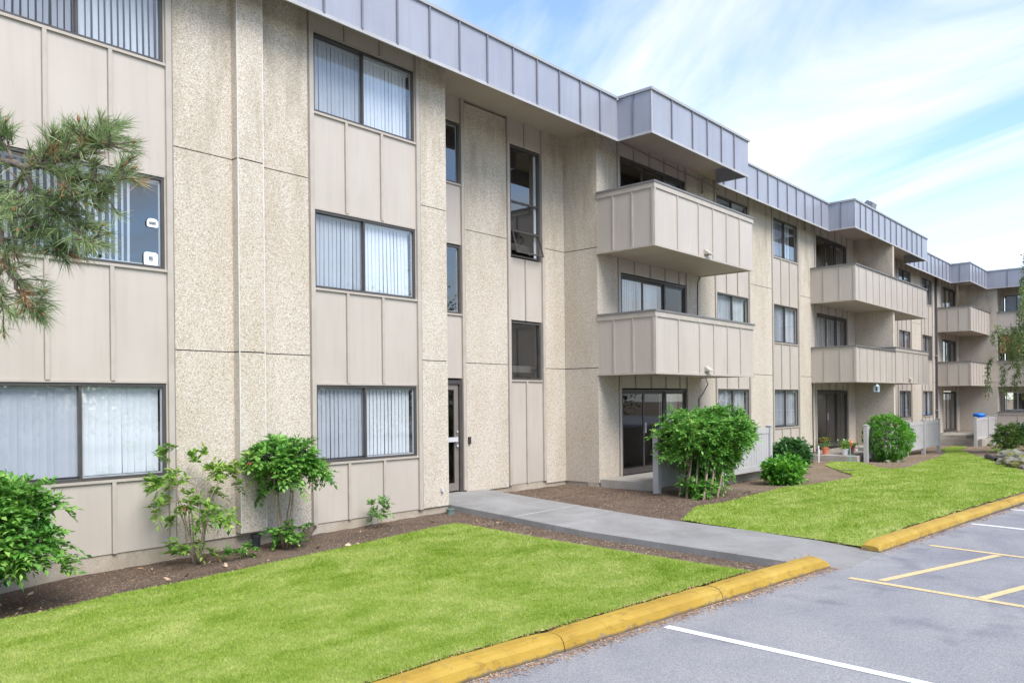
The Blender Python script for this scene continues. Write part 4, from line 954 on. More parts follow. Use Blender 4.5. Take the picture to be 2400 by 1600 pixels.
def shrub(name, label, cat, base_, centre, radii, ntips, leaf, mat, seed, stems=6, stem_r=0.018, twig=0.16, leaflets=9, leaf_l=0.05, leaf_w=0.011,
          shell=0.45, uneven=0.25, bark='bark', group=None, lowtips=0, red=0, zmin=-9, extra=(), up=0.55, branch_r=0.006, spread=0.05, holes=0.0):
    rg = np.random.default_rng(seed); g = root(name, base_, label, cat, group); c = np.array(centre, float); rad = np.array(radii, float); b = np.array(base_, float)
    # branch tips through the crown, with an uneven outline
    u = norm(rg.normal(size=(ntips * 2, 3))); rr = (shell + (1 - shell) * rg.random(ntips * 2)) ** 0.6
    unv = np.array([1 + uneven * (noise.noise(Vector(tuple(q * 1.9 + seed))) * 1.6) for q in u])
    tips = c + u * rr[:, None] * unv[:, None] * rad; 
    if holes: hn = np.array([noise.noise(Vector(tuple(q * 5.0 + seed))) for q in tips]); tips = tips[hn > -0.5 + holes]
    tips = tips[tips[:, 2] > zmin][:ntips]
    for (ex, ey, ez, rx_, ry_, rz_, en) in extra:
        tips = np.concatenate([tips, np.array([ex, ey, ez]) + norm(rg.normal(size=(en, 3))) * (rg.random((en, 1)) ** 0.5) * [rx_, ry_, rz_]])
    # main stems rise from the base, each feeding the tips nearest to it
    ends = []; mb = MB()
    for k in range(stems):
        a = 2 * math.pi * k / stems + rg.uniform(-0.4, 0.4); r0 = spread * rg.uniform(0.3, 1)
        s0 = b + [math.cos(a) * r0, math.sin(a) * r0, -0.03]; e = c + rad * np.array([math.cos(a) * 0.42, math.sin(a) * 0.42, rg.uniform(-0.35, 0.15)]) * rg.uniform(0.6, 1.1)
        m1 = (s0 + e) / 2 + rg.normal(0, 0.07, 3) + [math.cos(a) * 0.04, math.sin(a) * 0.04, 0]
        pts = bez(s0, m1, e, 7); pts = [tuple(np.array(q) + (rg.normal(0, 0.012, 3) if 0 < i < 6 else 0)) for i, q in enumerate(pts)]
        mb.tube(pts, [stem_r * (1 - 0.11 * i) * rg.uniform(0.85, 1.1) for i in range(7)], bark, 6); ends.append(pts)
    E_ = np.array(ends)  # stems x 7 x 3
    nodes = E_[:, 3:, :].reshape(-1, 3)
    P = []; D = []
    for i, t in enumerate(tips):
        dd = np.linalg.norm(nodes - t, axis=1) + 0.25 * np.maximum(0, nodes[:, 2] - t[2]); q = nodes[dd.argmin()]
        dirn = norm((t - c) / rad * 0.6 + np.array([0, 0, up]) + rg.normal(0, 0.35, 3)); P.append(t); D.append(dirn)
        if i % 3 == 0:
            mid = (q + t) / 2 + rg.normal(0, 0.025, 3); mb.tube(bez(q, mid, t, 4), [branch_r, branch_r * .8, branch_r * .6, branch_r * .4], bark, 4, False)
    for _ in range(lowtips):
        a = rg.uniform(0, 2 * math.pi); r_ = rg.uniform(0.03, 0.28); P.append(b + [math.cos(a) * r_, math.sin(a) * r_, rg.uniform(0.05, 0.30)]); D.append(norm(np.array([math.cos(a), math.sin(a), 0.8]))) 
    mb.smooth = True; mb.build('stem', g)
    P = np.array(P); D = np.array(D); n = len(P)
    if leaf == 'pinnate':
        k = leaflets; side = norm(np.cross(D, np.array([0, 0, 1.0]) + rg.normal(0, 0.4, (n, 3))))
        pp = []; dd = []; ll = []
        nst = 3
        for m_ in range(nst):
            Dm = norm(D + rg.normal(0, 0.55, (n, 3)) + np.array([0, 0, 0.0])); sm = norm(np.cross(Dm, np.array([0, 0, 1.0]) + rg.normal(0, 0.25, (n, 3)))); tl = twig * rg.uniform(0.6, 1.15, n)
            for j in range(k):
                f = (j // 2 + 1) / (k // 2 + 1) if j < k - 1 else 1.0; s = (1 if j % 2 else -1) if j < k - 1 else 0
                pp.append(P + Dm * (tl * f)[:, None] - np.array([0, 0, 1]) * (tl * f * f * 0.35)[:, None]); dd.append(Dm * (0.55 if s else 1) + sm * s * 0.85 + rg.normal(0, 0.12, (n, 3)) - np.array([0, 0, 0.25 * f]))
                ll.append(leaf_l * rg.uniform(0.75, 1.15, n))
        pp = np.concatenate(pp); dd = np.concatenate(dd); ll = np.concatenate(ll)
    else:
        k = leaflets; pp = []; dd = []; ll = []
        for j in range(k):
            pp.append(P + rg.normal(0, twig * 0.35, (n, 3))); dd.append(D * 0.5 + rg.normal(0, 0.7, (n, 3)) + (P - c) / rad * 0.4); ll.append(leaf_l * rg.uniform(0.7, 1.2, n))
        pp = np.concatenate(pp); dd = np.concatenate(dd); ll = np.concatenate(ll)
    V, F = leaf_arrays(pp, dd, ll, ll * (leaf_w / leaf_l), rg)
    npmesh('foliage', V, F, mat, g)
    if red:
        pr = P[rg.choice(n, min(n, red))]; pr = np.repeat(pr, 5, 0) + rg.normal(0, 0.012, (len(pr) * 5, 3)) - [0, 0, 0.03]
        V, F = leaf_arrays(pr, rg.normal(0, 1, pr.shape) - [0, 0, 0.8], np.full(len(pr), 0.045), np.full(len(pr), 0.014), rg); npmesh('red_leaves', V, F, 'redleaf', g)
    return g
GP = 'shrubs planted along the facade'
shrub('shrub', 'dense bright green shrub at the left edge, before the ground floor window', 'shrub', (2.30, -0.90, -2.1), (2.40, -0.97, -1.24), (0.64, 0.62, 0.58), 560, 'pinnate', 'leaf_a', 21,
      stems=9, twig=0.19, leaf_l=0.086, leaf_w=0.022, uneven=0.5, group=GP, zmin=-1.98, lowtips=14)
shrub('shrub', 'sparse leggy shrub with yellowish new leaves left of the ribbed pier', 'shrub', (4.90, -0.55, -2.03), (4.92, -0.60, -1.08), (0.64, 0.46, 0.42), 52, 'pinnate', 'leaf_b', 22,
      stems=9, twig=0.17, leaf_l=0.088, leaf_w=0.024, group=GP, lowtips=7, red=2, shell=0.7, uneven=0.6, stem_r=0.013, branch_r=0.006)
shrub('shrub', 'tree shaped shrub with bare trunks and dense crown before the ribbed pier', 'shrub', (6.18, -0.58, -2.0), (6.16, -0.62, -0.86), (0.47, 0.42, 0.33), 190, 'pinnate', 'leaf_a', 23,
      stems=4, twig=0.17, leaf_l=0.086, leaf_w=0.024, group=GP, lowtips=15, red=2, uneven=0.5, stem_r=0.021, spread=0.04, holes=0.12)
shrub('shrub', 'tiny green shrub in front of the three beige panels under the ground floor window', 'shrub', (8.07, -0.26, -1.98), (8.07, -0.27, -1.72), (0.20, 0.16, 0.17), 16, 'pinnate', 'leaf_a', 24,
      stems=3, twig=0.13, leaf_l=0.06, leaf_w=0.015, group=GP, stem_r=0.007)
shrub('seedling', 'low green seedling on the soil right of the sparse leggy shrub', 'plant', (5.42, -0.72, -2.02), (5.42, -0.72, -1.95), (0.22, 0.14, 0.06), 12, 'pinnate', 'leaf_a', 25,
      stems=3, twig=0.09, leaf_l=0.055, leaf_w=0.016, stem_r=0.004)
shrub('shrub', 'big broad leggy shrub with many bare stems in front of the near patio fence', 'shrub', (14.25, -2.62, -1.97), (14.93, -2.50, -0.78), (1.13, 0.90, 0.50), 950, 'pinnate', 'leaf_a', 26,
      stems=15, twig=0.19, leaf_l=0.086, leaf_w=0.022, group=GP, lowtips=46, red=8, stem_r=0.026, spread=0.42, uneven=0.32, branch_r=0.007, extra=[(15.15, -2.45, -1.25, 0.72, 0.55, 0.32, 230), (14.9, -2.5, -1.6, 0.42, 0.35, 0.3, 70)])
shrub('hydrangea', 'darker broad leaved bush behind the brighter one, left of the potted flowers', 'shrub', (21.9, -1.40, -2.13), (21.9, -1.40, -1.62), (0.60, 0.52, 0.44), 380, 'whorl', 'leaf_c', 27,
      stems=6, twig=0.12, leaflets=7, leaf_l=0.13, leaf_w=0.042, bark='dbark', group='broad leaved bushes')
shrub('hydrangea', 'bright low broad leaved bush at the lawn edge, in front of the darker one', 'shrub', (18.7, -2.55, -2.08), (18.7, -2.55, -1.76), (0.58, 0.48, 0.30), 300, 'whorl', 'leaf_d', 28,
      stems=6, twig=0.12, leaflets=7, leaf_l=0.12, leaf_w=0.040, bark='dbark', group='broad leaved bushes')
shrub('boxwood', 'round clipped glossy bush in front of the long grey fence', 'shrub', (28.35, -2.15, -2.2), (28.38, -2.15, -1.36), (0.86, 0.78, 0.80), 1500, 'whorl', 'leaf_d', 29,
      stems=8, twig=0.07, leaflets=9, leaf_l=0.062, leaf_w=0.020, bark='dbark', shell=0.62, uneven=0.10, branch_r=0.004)
shrub('shrub', 'loose green shrub among the rocks at the far right, before the last fence', 'shrub', (37.1, -4.15, -2.28), (37.1, -4.15, -1.72), (0.56, 0.50, 0.46), 170, 'pinnate', 'leaf_b', 30,
      stems=8, twig=0.22, leaf_l=0.09, leaf_w=0.022, uneven=0.5, group=GP)
shrub('shrub', 'second leafy shrub behind the loose one near the wing wall', 'shrub', (39.0, -4.55, -2.35), (39.0, -4.55, -1.62), (0.55, 0.50, 0.52), 200, 'whorl', 'leaf_c', 31,
      stems=6, twig=0.16, leaflets=8, leaf_l=0.10, leaf_w=0.035, uneven=0.4, group=GP)
# sword fern clump among the rocks
def fern(loc, nf, L, label, seed, mat='leaf_b'):
    rg = np.random.default_rng(seed); g = root('fern', loc, label, 'fern', 'ferns among the rocks'); P = []; D = []; LL = []
    for k in range(nf):
        a = rg.uniform(0, 2 * math.pi); l = L * rg.uniform(0.7, 1.1)
        for t in np.linspace(0.08, 1, 22):
            p = np.array(loc) + [math.cos(a) * l * t * 0.8, math.sin(a) * l * t * 0.8, l * (t * 1.1 - t * t * 0.85)]
            for s in (-1, 1): P.append(p); D.append([-math.sin(a) * s + math.cos(a) * .3, math.cos(a) * s + math.sin(a) * .3, 0.05]); LL.append(0.11 * l * (1.15 - t) + 0.02)
    V, F = leaf_arrays(np.array(P), np.array(D, float), np.array(LL), np.array(LL) * 0.22, rg); npmesh('frond', V, F, mat, g)
fern((33.6, -4.6, -2.22), 16, 0.75, 'pale green fern growing beside the mossy rocks', 41); fern((30.9, -5.7, -2.16), 12, 0.6, 'small fern at the right edge of the photo above the rocks', 42, 'leaf_d')

# cut stump beside the tree shaped shrub
mb = MB(); mb.tube([(6.60, -0.34, -2.05), (6.72, -0.36, -1.90), (6.80, -0.38, -1.80)], [0.065, 0.055, 0.05], 'dbark', 9); mb.smooth = False
tag(mb.build('stump'), 'short leaning sawn stump right of the tree shaped shrub', 'stump')

# ------------------------------------------------------------------ pine bough hanging in at the left
def ray_at(px, py, depth):
    f, sy = 1853.6, 138.8; x0 = px - 1200; y0 = py - 800 - sy; cr, sr = math.cos(ROLL), math.sin(ROLL); x = x0 * cr + y0 * sr; y = -x0 * sr + y0 * cr
    c, s = math.cos(YAW), math.sin(YAW); rt = x / f * depth; return np.array([c * depth + rt * s, -DIST + s * depth - rt * c, -y / f * depth])
def pine():
    rg = np.random.default_rng(77); g = root('pine_tree', (-0.9, -6.6, -2.0), 'pine bough with long needles hanging in at the upper left of the photo', 'tree')
    mb = MB(); mb.tube([(-0.9, -6.6, -2.1), (-0.95, -6.55, -0.5), (-0.85, -6.5, 1.2), (-0.9, -6.55, 2.6), (-0.8, -6.5, 4.6)], [0.16, 0.14, 0.12, 0.10, 0.06], 'dbark', 10); mb.smooth = True; mb.build('trunk', g)
    k = 1.0204
    A = lambda x, y, d=2.95: ray_at((x - 4) * k, (y + 14) * k, d)
    limbs = [
        ([(-240, 300, 3.25), (-60, 330, 3.1), (30, 360, 3.0), (62, 372, 2.95), (100, 365, 2.92), (150, 352, 2.9), (205, 335, 2.88), (255, 318, 2.86)], 0.017, 0.006),
        ([(62, 372, 2.95), (75, 420, 2.95), (110, 455, 2.93), (150, 480, 2.92), (190, 515, 2.9), (215, 540, 2.9)], 0.011, 0.004),
        ([(-60, 330, 3.1), (-20, 450, 3.1), (10, 540, 3.08), (20, 600, 3.05), (50, 660, 3.02), (80, 695, 3.0)], 0.012, 0.005),
        ([(100, 365, 2.92), (160, 395, 2.9), (220, 400, 2.87), (270, 395, 2.85)], 0.007, 0.004),
        ([(110, 455, 2.93), (180, 440, 2.9), (240, 430, 2.88)], 0.006, 0.003),
        ([(30, 360, 3.0), (10, 310, 3.0), (5, 290, 3.0)], 0.006, 0.004),
        ([(100, 365, 2.92), (125, 330, 2.95), (140, 315, 2.95)], 0.005, 0.003),
        ([(10, 540, 3.08), (60, 520, 3.05), (110, 525, 3.0), (140, 560, 3.0)], 0.008, 0.004),
        ([(20, 600, 3.05), (-10, 640, 3.05), (10, 690, 3.0)], 0.006, 0.004),
        ([(62, 372, 2.95), (30, 420, 3.0), (0, 440, 3.05)], 0.007, 0.004),
        ([(205, 335, 2.88), (215, 310, 2.9), (235, 295, 2.9)], 0.004, 0.003),
        ([(60, 415, 2.97), (50, 460, 2.97), (85, 500, 2.95)], 0.006, 0.003),
    ]
    mb = MB(); T_ = []
    for pts, r0, r1 in limbs:
        W = [A(*p) for p in pts]; C = []
        if r0 > 0.015: mb.tube([(-0.88, -6.53, 0.75), tuple((np.array([-0.88, -6.53, 0.75]) + W[0]) / 2 + [0, 0, 0.06]), tuple(W[0])], [0.035, 0.024, 0.0172], 'dbark', 7)
        for i in range(len(W) - 1):
            for t in np.linspace(0, 1, 5)[:-1]: C.append(W[i] * (1 - t) + W[i + 1] * t + rg.normal(0, 0.004, 3))
        C.append(W[-1]); n = len(C); mb.tube([tuple(c) for c in C], [r0 + (r1 - r0) * i / n for i in range(n)], 'dbark', 6)
        n0 = int(n * (0.45 if r0 > 0.015 else 0.2))
        for i in range(n0, n):
            if i % 2 and i < n - 1: continue
            for rep in range(5 if i < n - 1 else 7):
                dr = norm(C[min(i + 1, n - 1)] - C[max(i - 1, 0)]); off = rg.normal(0, 1, 3) * [1, 1, 0.8] + [0, 0, 0.25]; tw = norm(dr * 0.7 + off * 0.6); ln = rg.uniform(0.03, 0.10)
                p = C[i] + tw * ln; mb.tube([tuple(C[i]), tuple((C[i] + p) / 2 + rg.normal(0, .004, 3)), tuple(p)], [0.003, 0.003, 0.0025], 'dbark', 4, False); T_.append((p, norm(tw * 0.8 + dr * 0.5)))
    P = []; D = []; DP = []; DD = []; cones = mb
    for j, (p, dr) in enumerate(T_):
        nn = rg.integers(24, 44); dead = rg.random() < 0.04
        q = p - dr * rg.uniform(0, 0.05, (nn, 1)); dv = norm(dr * rg.uniform(0.7, 1.6, (nn, 1)) + rg.normal(0, 0.52, (nn, 3)) + np.array([0, 0, 0.12]))
        (DP if dead else P).append(q); (DD if dead else D).append(dv)
        if rg.random() < 0.3:
            a = p + dr * 0.0; b_ = p + dr * rg.uniform(0.015, 0.03); cones.tube([tuple(a), tuple((a + b_) / 2), tuple(b_)], [0.003, 0.006, 0.002], 'cone', 6)
    def needles(P, D, mat, nm):
        P = np.concatenate(P); D = np.concatenate(D); n = len(P); L = rg.uniform(0.050, 0.088, n)[:, None]; s = norm(np.cross(D, rg.normal(size=(n, 3)))) * 0.0011
        bend = np.array([0, 0, -1.0]) * L * 0.10; mid = P + D * L * 0.5 + bend * 0.1; tip = P + D * L + bend
        V = np.stack([P - s, P + s, mid + s, tip, mid - s], 1).reshape(-1, 3); i = np.arange(n) * 5
        npmesh(nm, V, np.concatenate([np.stack([i, i + 1, i + 2], -1), np.stack([i, i + 2, i + 4], -1), np.stack([i + 4, i + 2, i + 3], -1)]), mat, g)
    needles(P, D, 'needle', 'needles'); needles(DP, DD, 'dneedle', 'dead_needles'); mb.smooth = True; mb.build('branch', g)
pine()

# ------------------------------------------------------------------ weeping birch at the right edge
def birch(loc, H, label, seed):
    rg = np.random.default_rng(seed); g = root('birch_tree', loc, label, 'tree'); b = np.array(loc, float); mb = MB()
    tr = [b + [0, 0, -0.1], b + [0.05, 0.02, 2], b + [-0.1, 0.1, 4], b + [0.05, 0.1, 6], b + [0, 0, H]]
    mb.tube([tuple(p) for p in tr], [0.15, 0.13, 0.10, 0.07, 0.02], 'birch', 10); mb.smooth = True; mb.build('trunk', g)
    P = []; D = []; br = MB()
    for k in range(66):
        t = rg.uniform(0.28, 1.0); p0 = np.array([np.interp(t * H, [0, 2, 4, 6, H], [q[i] for q in tr]) for i in range(3)]); a = rg.uniform(0, 2 * math.pi); l = (2.7 * (1.12 - t) + 0.55) * rg.uniform(0.6, 1.1)
        e = p0 + [math.cos(a) * l, math.sin(a) * l, l * rg.uniform(0.15, 0.6)]; pts = bez(p0, (p0 + e) / 2 + [0, 0, 0.3], e, 6); br.tube(pts, [0.03, 0.022, 0.016, 0.012, 0.008, 0.005], 'dbark', 5, False)
        for q in pts[2:]:
            for m_ in range(3):
                q0 = np.array(q) + rg.normal(0, 0.12, 3); hang = rg.uniform(0.5, 1.7) * (1 if t < .8 else .5); q1 = q0 + [rg.normal(0, 0.15), rg.normal(0, 0.15), -hang]
                q1[2] = max(q1[2], b[2] + 1.5 + rg.uniform(0, 0.7)); tw = bez(q0, (q0 + q1) / 2 + [math.cos(a) * .2, math.sin(a) * .2, .15], q1, 9); br.tube(tw[::2], 0.0035, 'dbark', 3, False)
                for i in range(8):
                    for r_ in range(13): f = rg.random(); P.append(np.array(tw[i]) * (1 - f) + np.array(tw[i + 1]) * f + rg.normal(0, 0.045, 3)); D.append(rg.normal(0, 0.6, 3) - [0, 0, 0.7])
    br.build('branch', g); P = np.array(P); L = rg.uniform(0.055, 0.095, len(P)); V, F = leaf_arrays(P, np.array(D), L, L * 0.33, rg); npmesh('crown', V, F, 'leaf_birch', g)
birch((36.35, -6.5, -2.3), 9.2, 'weeping birch with pale green leaves at the right edge of the photo', 61)

# ------------------------------------------------------------------ rocks, drain pipe, small things
def rock(loc, s, seed, label):
    rg = random.Random(seed); import bmesh
    bm = bmesh.new(); bmesh.ops.create_icosphere(bm, subdivisions=3, radius=1.0)
    for v in bm.verts:
        n = noise.fractal(Vector(v.co) * 1.3 + Vector((seed * 3.1, 0, 0)), 0.8, 2.0, 4); v.co *= 1 + 0.38 * n; v.co.x *= s[0]; v.co.y *= s[1]; v.co.z *= s[2]
    me = bpy.data.meshes.new('rock'); bm.to_mesh(me); bm.free(); me.materials.append(M['moss']); o = bpy.data.objects.new('rock', me); COL.objects.link(o); o.location = loc; o.rotation_euler = (0, 0, rg.uniform(0, 6)); tag(o, label, 'rock', 'rocks edging the far bed')
for i, (x, y, s, lb) in enumerate([(28.6, -5.45, (0.22, 0.18, 0.15), 'small grey rock just right of the black drain pipe'), (28.0, -5.72, (0.34, 0.30, 0.20), 'mossy rock second from the pipe along the lawn edge'), (27.1, -6.1, (0.40, 0.34, 0.24), 'large mossy rock at the lawn edge near the right border of the photo'),
                                (31.2, -5.15, (0.42, 0.36, 0.24), 'mossy boulder behind the drain pipe below the loose shrub'), (29.4, -5.9, (0.42, 0.4, 0.26), 'flat mossy boulder behind the row of edge rocks'), (33.8, -4.9, (0.3, 0.3, 0.18), 'grey rock at the foot of the loose green shrub')]):
    rock((x, y, float(soilz(x, y)) + s[2] * 0.35), s, 3 + i, lb)
for i, (x, y, s, lb) in enumerate([(27.75, -2.3, (0.14, 0.10, 0.07), 'pale stone at the left foot of the round clipped bush'), (28.0, -2.55, (0.10, 0.08, 0.05), 'smaller pale stone below the round clipped bush'), (45.3, -2.1, (0.22, 0.18, 0.12), 'rounded grey stone under the farthest fence')]):
    rock((x, y, float(soilz(x, y)) + 0.02), s, 31 + i, lb)
# corrugated drain pipe: hollow, open end to the viewer
mb = MB(); p0 = np.array([31.6, -4.45, -2.10]); p1 = np.array([29.75, -5.05, -2.10]); n = 44; vs = []; fs = []
dv = (p1 - p0) / np.linalg.norm(p1 - p0); u = np.array([-dv[1], dv[0], 0]); q = np.array([0, 0, 1.0]); seq = [(i / n, 0.085 + (0.007 if i % 2 else 0)) for i in range(n + 1)] + [(1 - i / n, 0.072) for i in range(n + 1)]
for t, r in seq:
    for k in range(14): a = 2 * math.pi * k / 14; vs.append(tuple(p0 + (p1 - p0) * t + (u * math.cos(a) + q * math.sin(a)) * r))
for i in range(len(seq) - 1):
    for k in range(14): a = i * 14 + k; b_ = i * 14 + (k + 1) % 14; fs.append((a, b_, b_ + 14, a + 14))
mb.add(vs, fs, 'black'); tag(mb.build('drain_pipe'), 'black corrugated drain pipe lying on the soil beside the lawn', 'pipe')
# valve box beside the walk
mb = MB(); mb.lathe((9.80, -0.16, -2.02), [(0.0, 0), (0.075, 0), (0.075, 0.09), (0.085, 0.092), (0.085, 0.11), (0.0, 0.115)], 'green', 14); tag(mb.build('valve_box'), 'small round green valve box at the corner of pier and walkway', 'valve box')
# drain stub under the rib
mb = MB(); mb.lathe((6.0, -0.12, -2.1), [(0.0, 0), (0.06, 0), (0.06, 0.2), (0.07, 0.2), (0.07, 0.24), (0.0, 0.24)], 'black', 12); tag(mb.build('drain_stub'), 'black pipe stub standing under the ribbed pier', 'pipe')
# blue tub behind the far fence
mb = MB(); mb.lathe((47.3, -1.2, -1.93), [(0.0, 0), (0.22, 0), (0.27, 0.9), (0.30, 0.92), (0.30, 0.96), (0.26, 1.01), (0.12, 1.05), (0, 1.06)], 'blue', 24); mb.smooth = False; tag(mb.build('plastic_bin'), 'bright blue lidded tub showing over the farthest fence', 'bin')
# bamboo roller shade on the wing balcony
g = root('bamboo_shade', (48.7, -3.0, 3.2), 'reddish brown bamboo shade hanging on the wing balcony', 'blind'); mb = MB(Twing)
for k in range(34): mb.box(1.93, 5.2, 0.10, 0.112, 3.22 - 0.028 * k - 0.022, 3.22 - 0.028 * k, 'bamboo')
mb.build('slats', g); mb = MB(Twing)
for a in (2.3, 3.2, 4.2): mb.box(a, a + 0.012, 0.113, 0.118, 2.28, 3.22, 'trim')
mb.build('cord', g)
# hanging lantern under the second stack of balconies
g = root('lantern', (29.60, -1.42, 0.22), 'pale blue lantern hanging under the long balcony above the potted flowers', 'lantern'); cx, cy, z0 = 29.60, -1.42, 0.19
mb = MB(); mb.box(cx - .075, cx + .075, cy - .075, cy + .075, z0, z0 + .025, 'palebl')
for sx in (-1, 1):
    for sy in (-1, 1): mb.box(cx + sx * .065 - .012, cx + sx * .065 + .012, cy + sy * .065 - .012, cy + sy * .065 + .012, z0 + .025, z0 + .19, 'palebl')
mb.box(cx - .08, cx + .08, cy - .08, cy + .08, z0 + .19, z0 + .205, 'palebl'); mb.lathe((cx, cy, z0 + .205), [(.085, 0), (.03, .07), (.02, .1), (0, .1)], 'palebl', 4); mb.build('case', g)
mb = MB(); mb.lathe((cx, cy, z0 + .025), [(0, 0), (.03, 0), (.03, .1), (0, .1)], 'black', 10); mb.build('candle', g)
mb = MB(); mb.tube([(cx, cy, z0 + .30), (cx, cy, 0.53)], 0.005, 'black', 5); mb.build('hook', g)
# floodlight on the roof
g = root('floodlight', (30.7, -0.9, 6.66), 'grey floodlight on the roof edge above the long balcony', 'lamp')
mb = MB(); mb.tube([(30.7, -0.9, 6.655), (30.7, -0.9, 6.95)], 0.02, 'flood', 8); mb.tube([(30.45, -0.9, 6.93), (30.95, -0.9, 6.93)], 0.018, 'flood', 8); mb.build('bracket', g)
mb = MB()
def tilt(cx, a_, b_, c_, m, x0=-0.24, x1=0.24):
    an = R(38); pts = []
    for (dy, dz) in ((a_, b_), (a_, c_)): pass
vs = []
for x in (-0.24, 0.24):
    for (dy, dz) in ((-0.20, -0.05), (0.14, -0.05), (0.10, 0.10), (-0.13, 0.12)):
        an = R(35); vs.append((30.7 + x, -0.92 + dy * math.cos(an) - dz * math.sin(an), 7.10 + dy * math.sin(an) + dz * math.cos(an)))
mb.add(vs, [(0, 1, 2, 3), (4, 7, 6, 5), (1, 5, 6, 2), (2, 6, 7, 3), (3, 7, 4, 0), (0, 4, 5, 1)], 'flood'); hd = mb.build('housing', g)
vs = [(30.7 + x, -0.92 + dy * math.cos(R(35)) + 0.054 * math.sin(R(35)), 7.10 + dy * math.sin(R(35)) - 0.054 * math.cos(R(35))) for x, dy in ((-.2, -.17), (.2, -.17), (.2, .11), (-.2, .11))]
mb = MB(); mb.add(vs, [(0, 1, 2, 3)], 'lens'); mb.build('lens', hd)
# potted flowers and clutter on the second patio
def pot(x, y, z, r, h, m, flower, leafmat, label, seed, lh=0.28):
    rg = np.random.default_rng(seed); g = root('flower_pot', (x, y, z), label, 'flower pot', 'flower pots on the second patio'); mb = MB(); mb.lathe((x, y, z), [(0, 0), (r * .72, 0), (r, h * .86), (r * 1.12, h * .86), (r * 1.12, h), (r * .95, h), (r * .9, h * .9), (0, h * .9)], m, 18); mb.build('pot', g)
    n = 170; P = np.array([x, y, z + h]) + rg.normal(0, 1, (n, 3)) * [r * .8, r * .8, 0] + np.c_[np.zeros(n), np.zeros(n), rg.uniform(0, lh, n)]; L = rg.uniform(.04, .08, n); V, F = leaf_arrays(P, rg.normal(0, 1, (n, 3)) + [0, 0, .6], L, L * .3, rg); npmesh('leaves', V, F, leafmat, g)
    if flower: n = 60; P = np.array([x, y, z + h + lh * .8]) + rg.normal(0, 1, (n, 3)) * [r * .7, r * .7, .04]; L = rg.uniform(.03, .05, n); V, F = leaf_arrays(P, rg.normal(0, 1, (n, 3)), L, L * .5, rg); npmesh('flowers', V, F, flower, g)
zp = -1.955
pot(27.62, -0.32, zp, 0.12, 0.24, 'terra', 'redleaf', 'leaf_a', 'pot with dark red flowers against the door frame', 51, 0.34)
pot(27.70, -0.95, zp, 0.11, 0.20, 'whitepot', None, 'leaf_b', 'white pot of light green leaves at the front left of the patio', 52, 0.26)
pot(28.10, -0.85, zp, 0.11, 0.20, 'green', 'whitepot', 'leaf_a', 'green pot with small white flowers between the white and terracotta pots', 53, 0.30)
pot(28.62, -0.82, zp, 0.13, 0.24, 'terra', None, 'leaf_a', 'terracotta pot beside the pink pot', 54, 0.10)
pot(29.02, -0.72, zp, 0.14, 0.26, 'pinkpot', None, 'leaf_a', 'pink glazed pot at the right of the flower pots', 55, 0.05)
g = root('garden_spinner', (27.0, -1.35, -2.15), 'orange flower shaped garden ornament on a teal stake in front of the patio', 'ornament')
mb = MB(); mb.tube([(27.0, -1.35, -2.2), (27.0, -1.35, -1.62)], 0.015, 'teal', 6); mb.build('stake', g); mb = MB()
for k in range(8):
    a = 2 * math.pi * k / 8; c_, s_ = math.cos(a), math.sin(a); c2, s2 = math.cos(a + .5), math.sin(a + .5); mb.add([(27.0, -1.37, -1.52), (27.0 + .09 * c_, -1.40, -1.52 + .09 * s_), (27.0 + .17 * c2, -1.37, -1.52 + .17 * s2), (27.0 + .08 * c2, -1.36, -1.52 + .08 * math.sin(a + .85))], [(0, 1, 2, 3)], 'orange')
mb.build('petals', g); mb = MB(); mb.lathe((27.0, -1.41, -1.545), [(0, 0), (.035, 0.01), (.035, .04), (0, .05)], 'dneedle' if False else 'mat', 10); mb.build('hub', g)
def shoe(x, y, z, label, a):
    mb = MB(); c_, s_ = math.cos(a), math.sin(a); prof = [(0, .035, .07), (.07, .045, .075), (.14, .04, .05), (.21, .05, .04), (.28, .03, .03)]; vs = []; fs = []
    for l, w_, h in prof:
        for (sx, hz) in ((-1, 0), (1, 0), (.8, h), (-.8, h)): vs.append((x + c_ * l - s_ * w_ * sx, y + s_ * l + c_ * w_ * sx, z + hz))
    for i in range(4):
        for k in range(4): fs.append((i * 4 + k, i * 4 + (k + 1) % 4, (i + 1) * 4 + (k + 1) % 4, (i + 1) * 4 + k))
    fs += [(3, 2, 1, 0), (16, 17, 18, 19)]; mb.add(vs, fs, 'shoe'); tag(mb.build('shoe'), label, 'shoe', 'shoes left on the second patio')
shoe(29.42, -0.62, zp, 'white shoe nearest to the pink pot', 1.2); shoe(29.62, -0.58, zp, 'second white shoe from the pink pot', 1.0); shoe(29.98, -0.60, zp, 'third white shoe, left of the doormat', 1.3); shoe(30.15, -0.55, zp, 'white shoe at the edge of the doormat', 1.1)
mb = MB(); mb.box(29.9, 30.9, -1.25, -0.93, zp + 0.001, zp + 0.018, 'mat'); tag(mb.build('doormat'), 'brown coir doormat on the patio slab before the second sliding door', 'doormat')
mb = MB(); mb.tube([(26.9, -0.35, -2.2), (26.9, -0.35, -1.62)], 0.02, 'white', 6); tag(mb.build('plant_stake'), 'thin white stake standing against the wall left of the patio', 'stake')
mb = MB(); mb.tube([(26.5, -0.5, -2.2), (26.55, -0.5, -1.72)], 0.016, 'white', 6); tag(mb.build('plant_stake'), 'second thin white stake near the darker broad leaved bush', 'stake')
# air conditioner cabinet behind the darker bush
mb = MB(); mb.box(20.9, 21.55, -0.55, -0.10, -2.12, -1.08, 'palebl')
for k in range(9): mb.box(20.94, 21.51, -0.556, -0.551, -1.98 + k * 0.09, -1.95 + k * 0.09, 'groove')
tag(mb.build('air_conditioner', bevel=0.02), 'pale grey cabinet between the near fence and the darker bush', 'air conditioner')
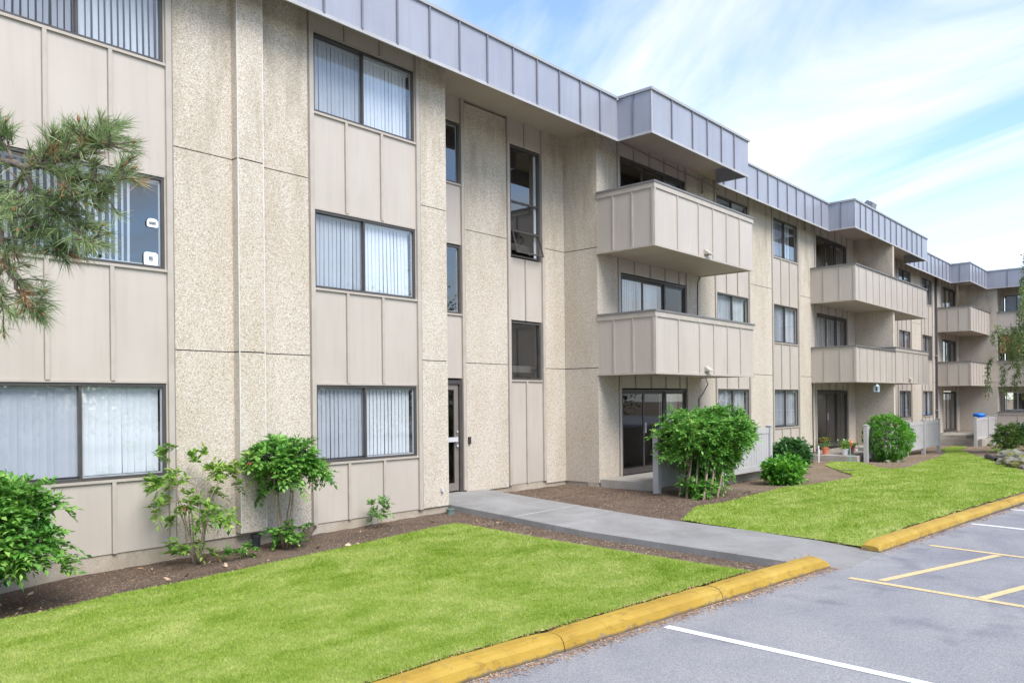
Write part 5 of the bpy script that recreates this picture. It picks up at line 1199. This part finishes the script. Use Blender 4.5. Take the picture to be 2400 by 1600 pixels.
# dead twigs on the soil
for (x, y, lb) in ((23.3, -2.35, 'tangle of dry twigs on the tan soil behind the bright low bush'), (15.9, -2.95, 'dry twig bundle on the soil right of the big leggy shrub')):
    rg = np.random.default_rng(int(x)); mb = MB(); z = float(soilz(x, y))
    for k in range(14): a = rg.uniform(0, 6.28); l = rg.uniform(.08, .25); p = np.array([x, y, z + .02]) + rg.normal(0, .08, 3) * [1, 1, .1]; mb.tube([tuple(p), tuple(p + [math.cos(a) * l, math.sin(a) * l, rg.uniform(0, .08)])], 0.008, 'bark', 4)
    tag(mb.build('twigs'), lb, 'twigs')
mb = MB(); mb.tube([(15.9, -2.5, -1.95), (15.6, -2.6, -1.94)], 0.01, 'bark', 4)

# ------------------------------------------------------------------ trees across the parking lot (outside the frame, they are what the windows mirror)
def far_tree(loc, H, Rr, label, seed):
    rg = np.random.default_rng(seed); g = root('broadleaf_tree', loc, label, 'tree', 'trees across the parking lot'); b = np.array(loc, float); mb = MB(); mb.tube([tuple(b), tuple(b + [0.1, 0, H * .4]), tuple(b + [0, .1, H * .8])], [.25, .2, .08], 'dbark', 8); mb.build('trunk', g)
    n = 9000; cl = rg.normal(0, 1, (60, 3)); cl = norm(cl) * rg.uniform(.3, 1, (60, 1)) * [Rr, Rr, H * .46] + b + [0, 0, H * .52]; P = cl[rg.integers(0, 60, n)] + rg.normal(0, Rr * .2, (n, 3)); L = rg.uniform(.2, .38, n)
    V, F = leaf_arrays(P, rg.normal(0, 1, (n, 3)), L, L * .4, rg); npmesh('crown', V, F, 'leaf_c', g)
for i, (x, y, h) in enumerate([(6, -32, 8), (13, -34, 9.5), (20, -32, 8.5), (27, -35, 10), (34, -33, 9), (42, -34, 10.5), (51, -32, 9.5), (62, -34, 11)]):
    far_tree((x, y, -2.2), h, 4.4, 'broad tree number %s from the left beyond the parking lot' % ['one', 'two', 'three', 'four', 'five', 'six', 'seven', 'eight'][i], 100 + i)

# ------------------------------------------------------------------ lift everything so that the parking lot lies at height zero
for o in list(SC.objects):
    if o.parent is None and o.type in ('MESH', 'EMPTY'): o.location.z += EYE
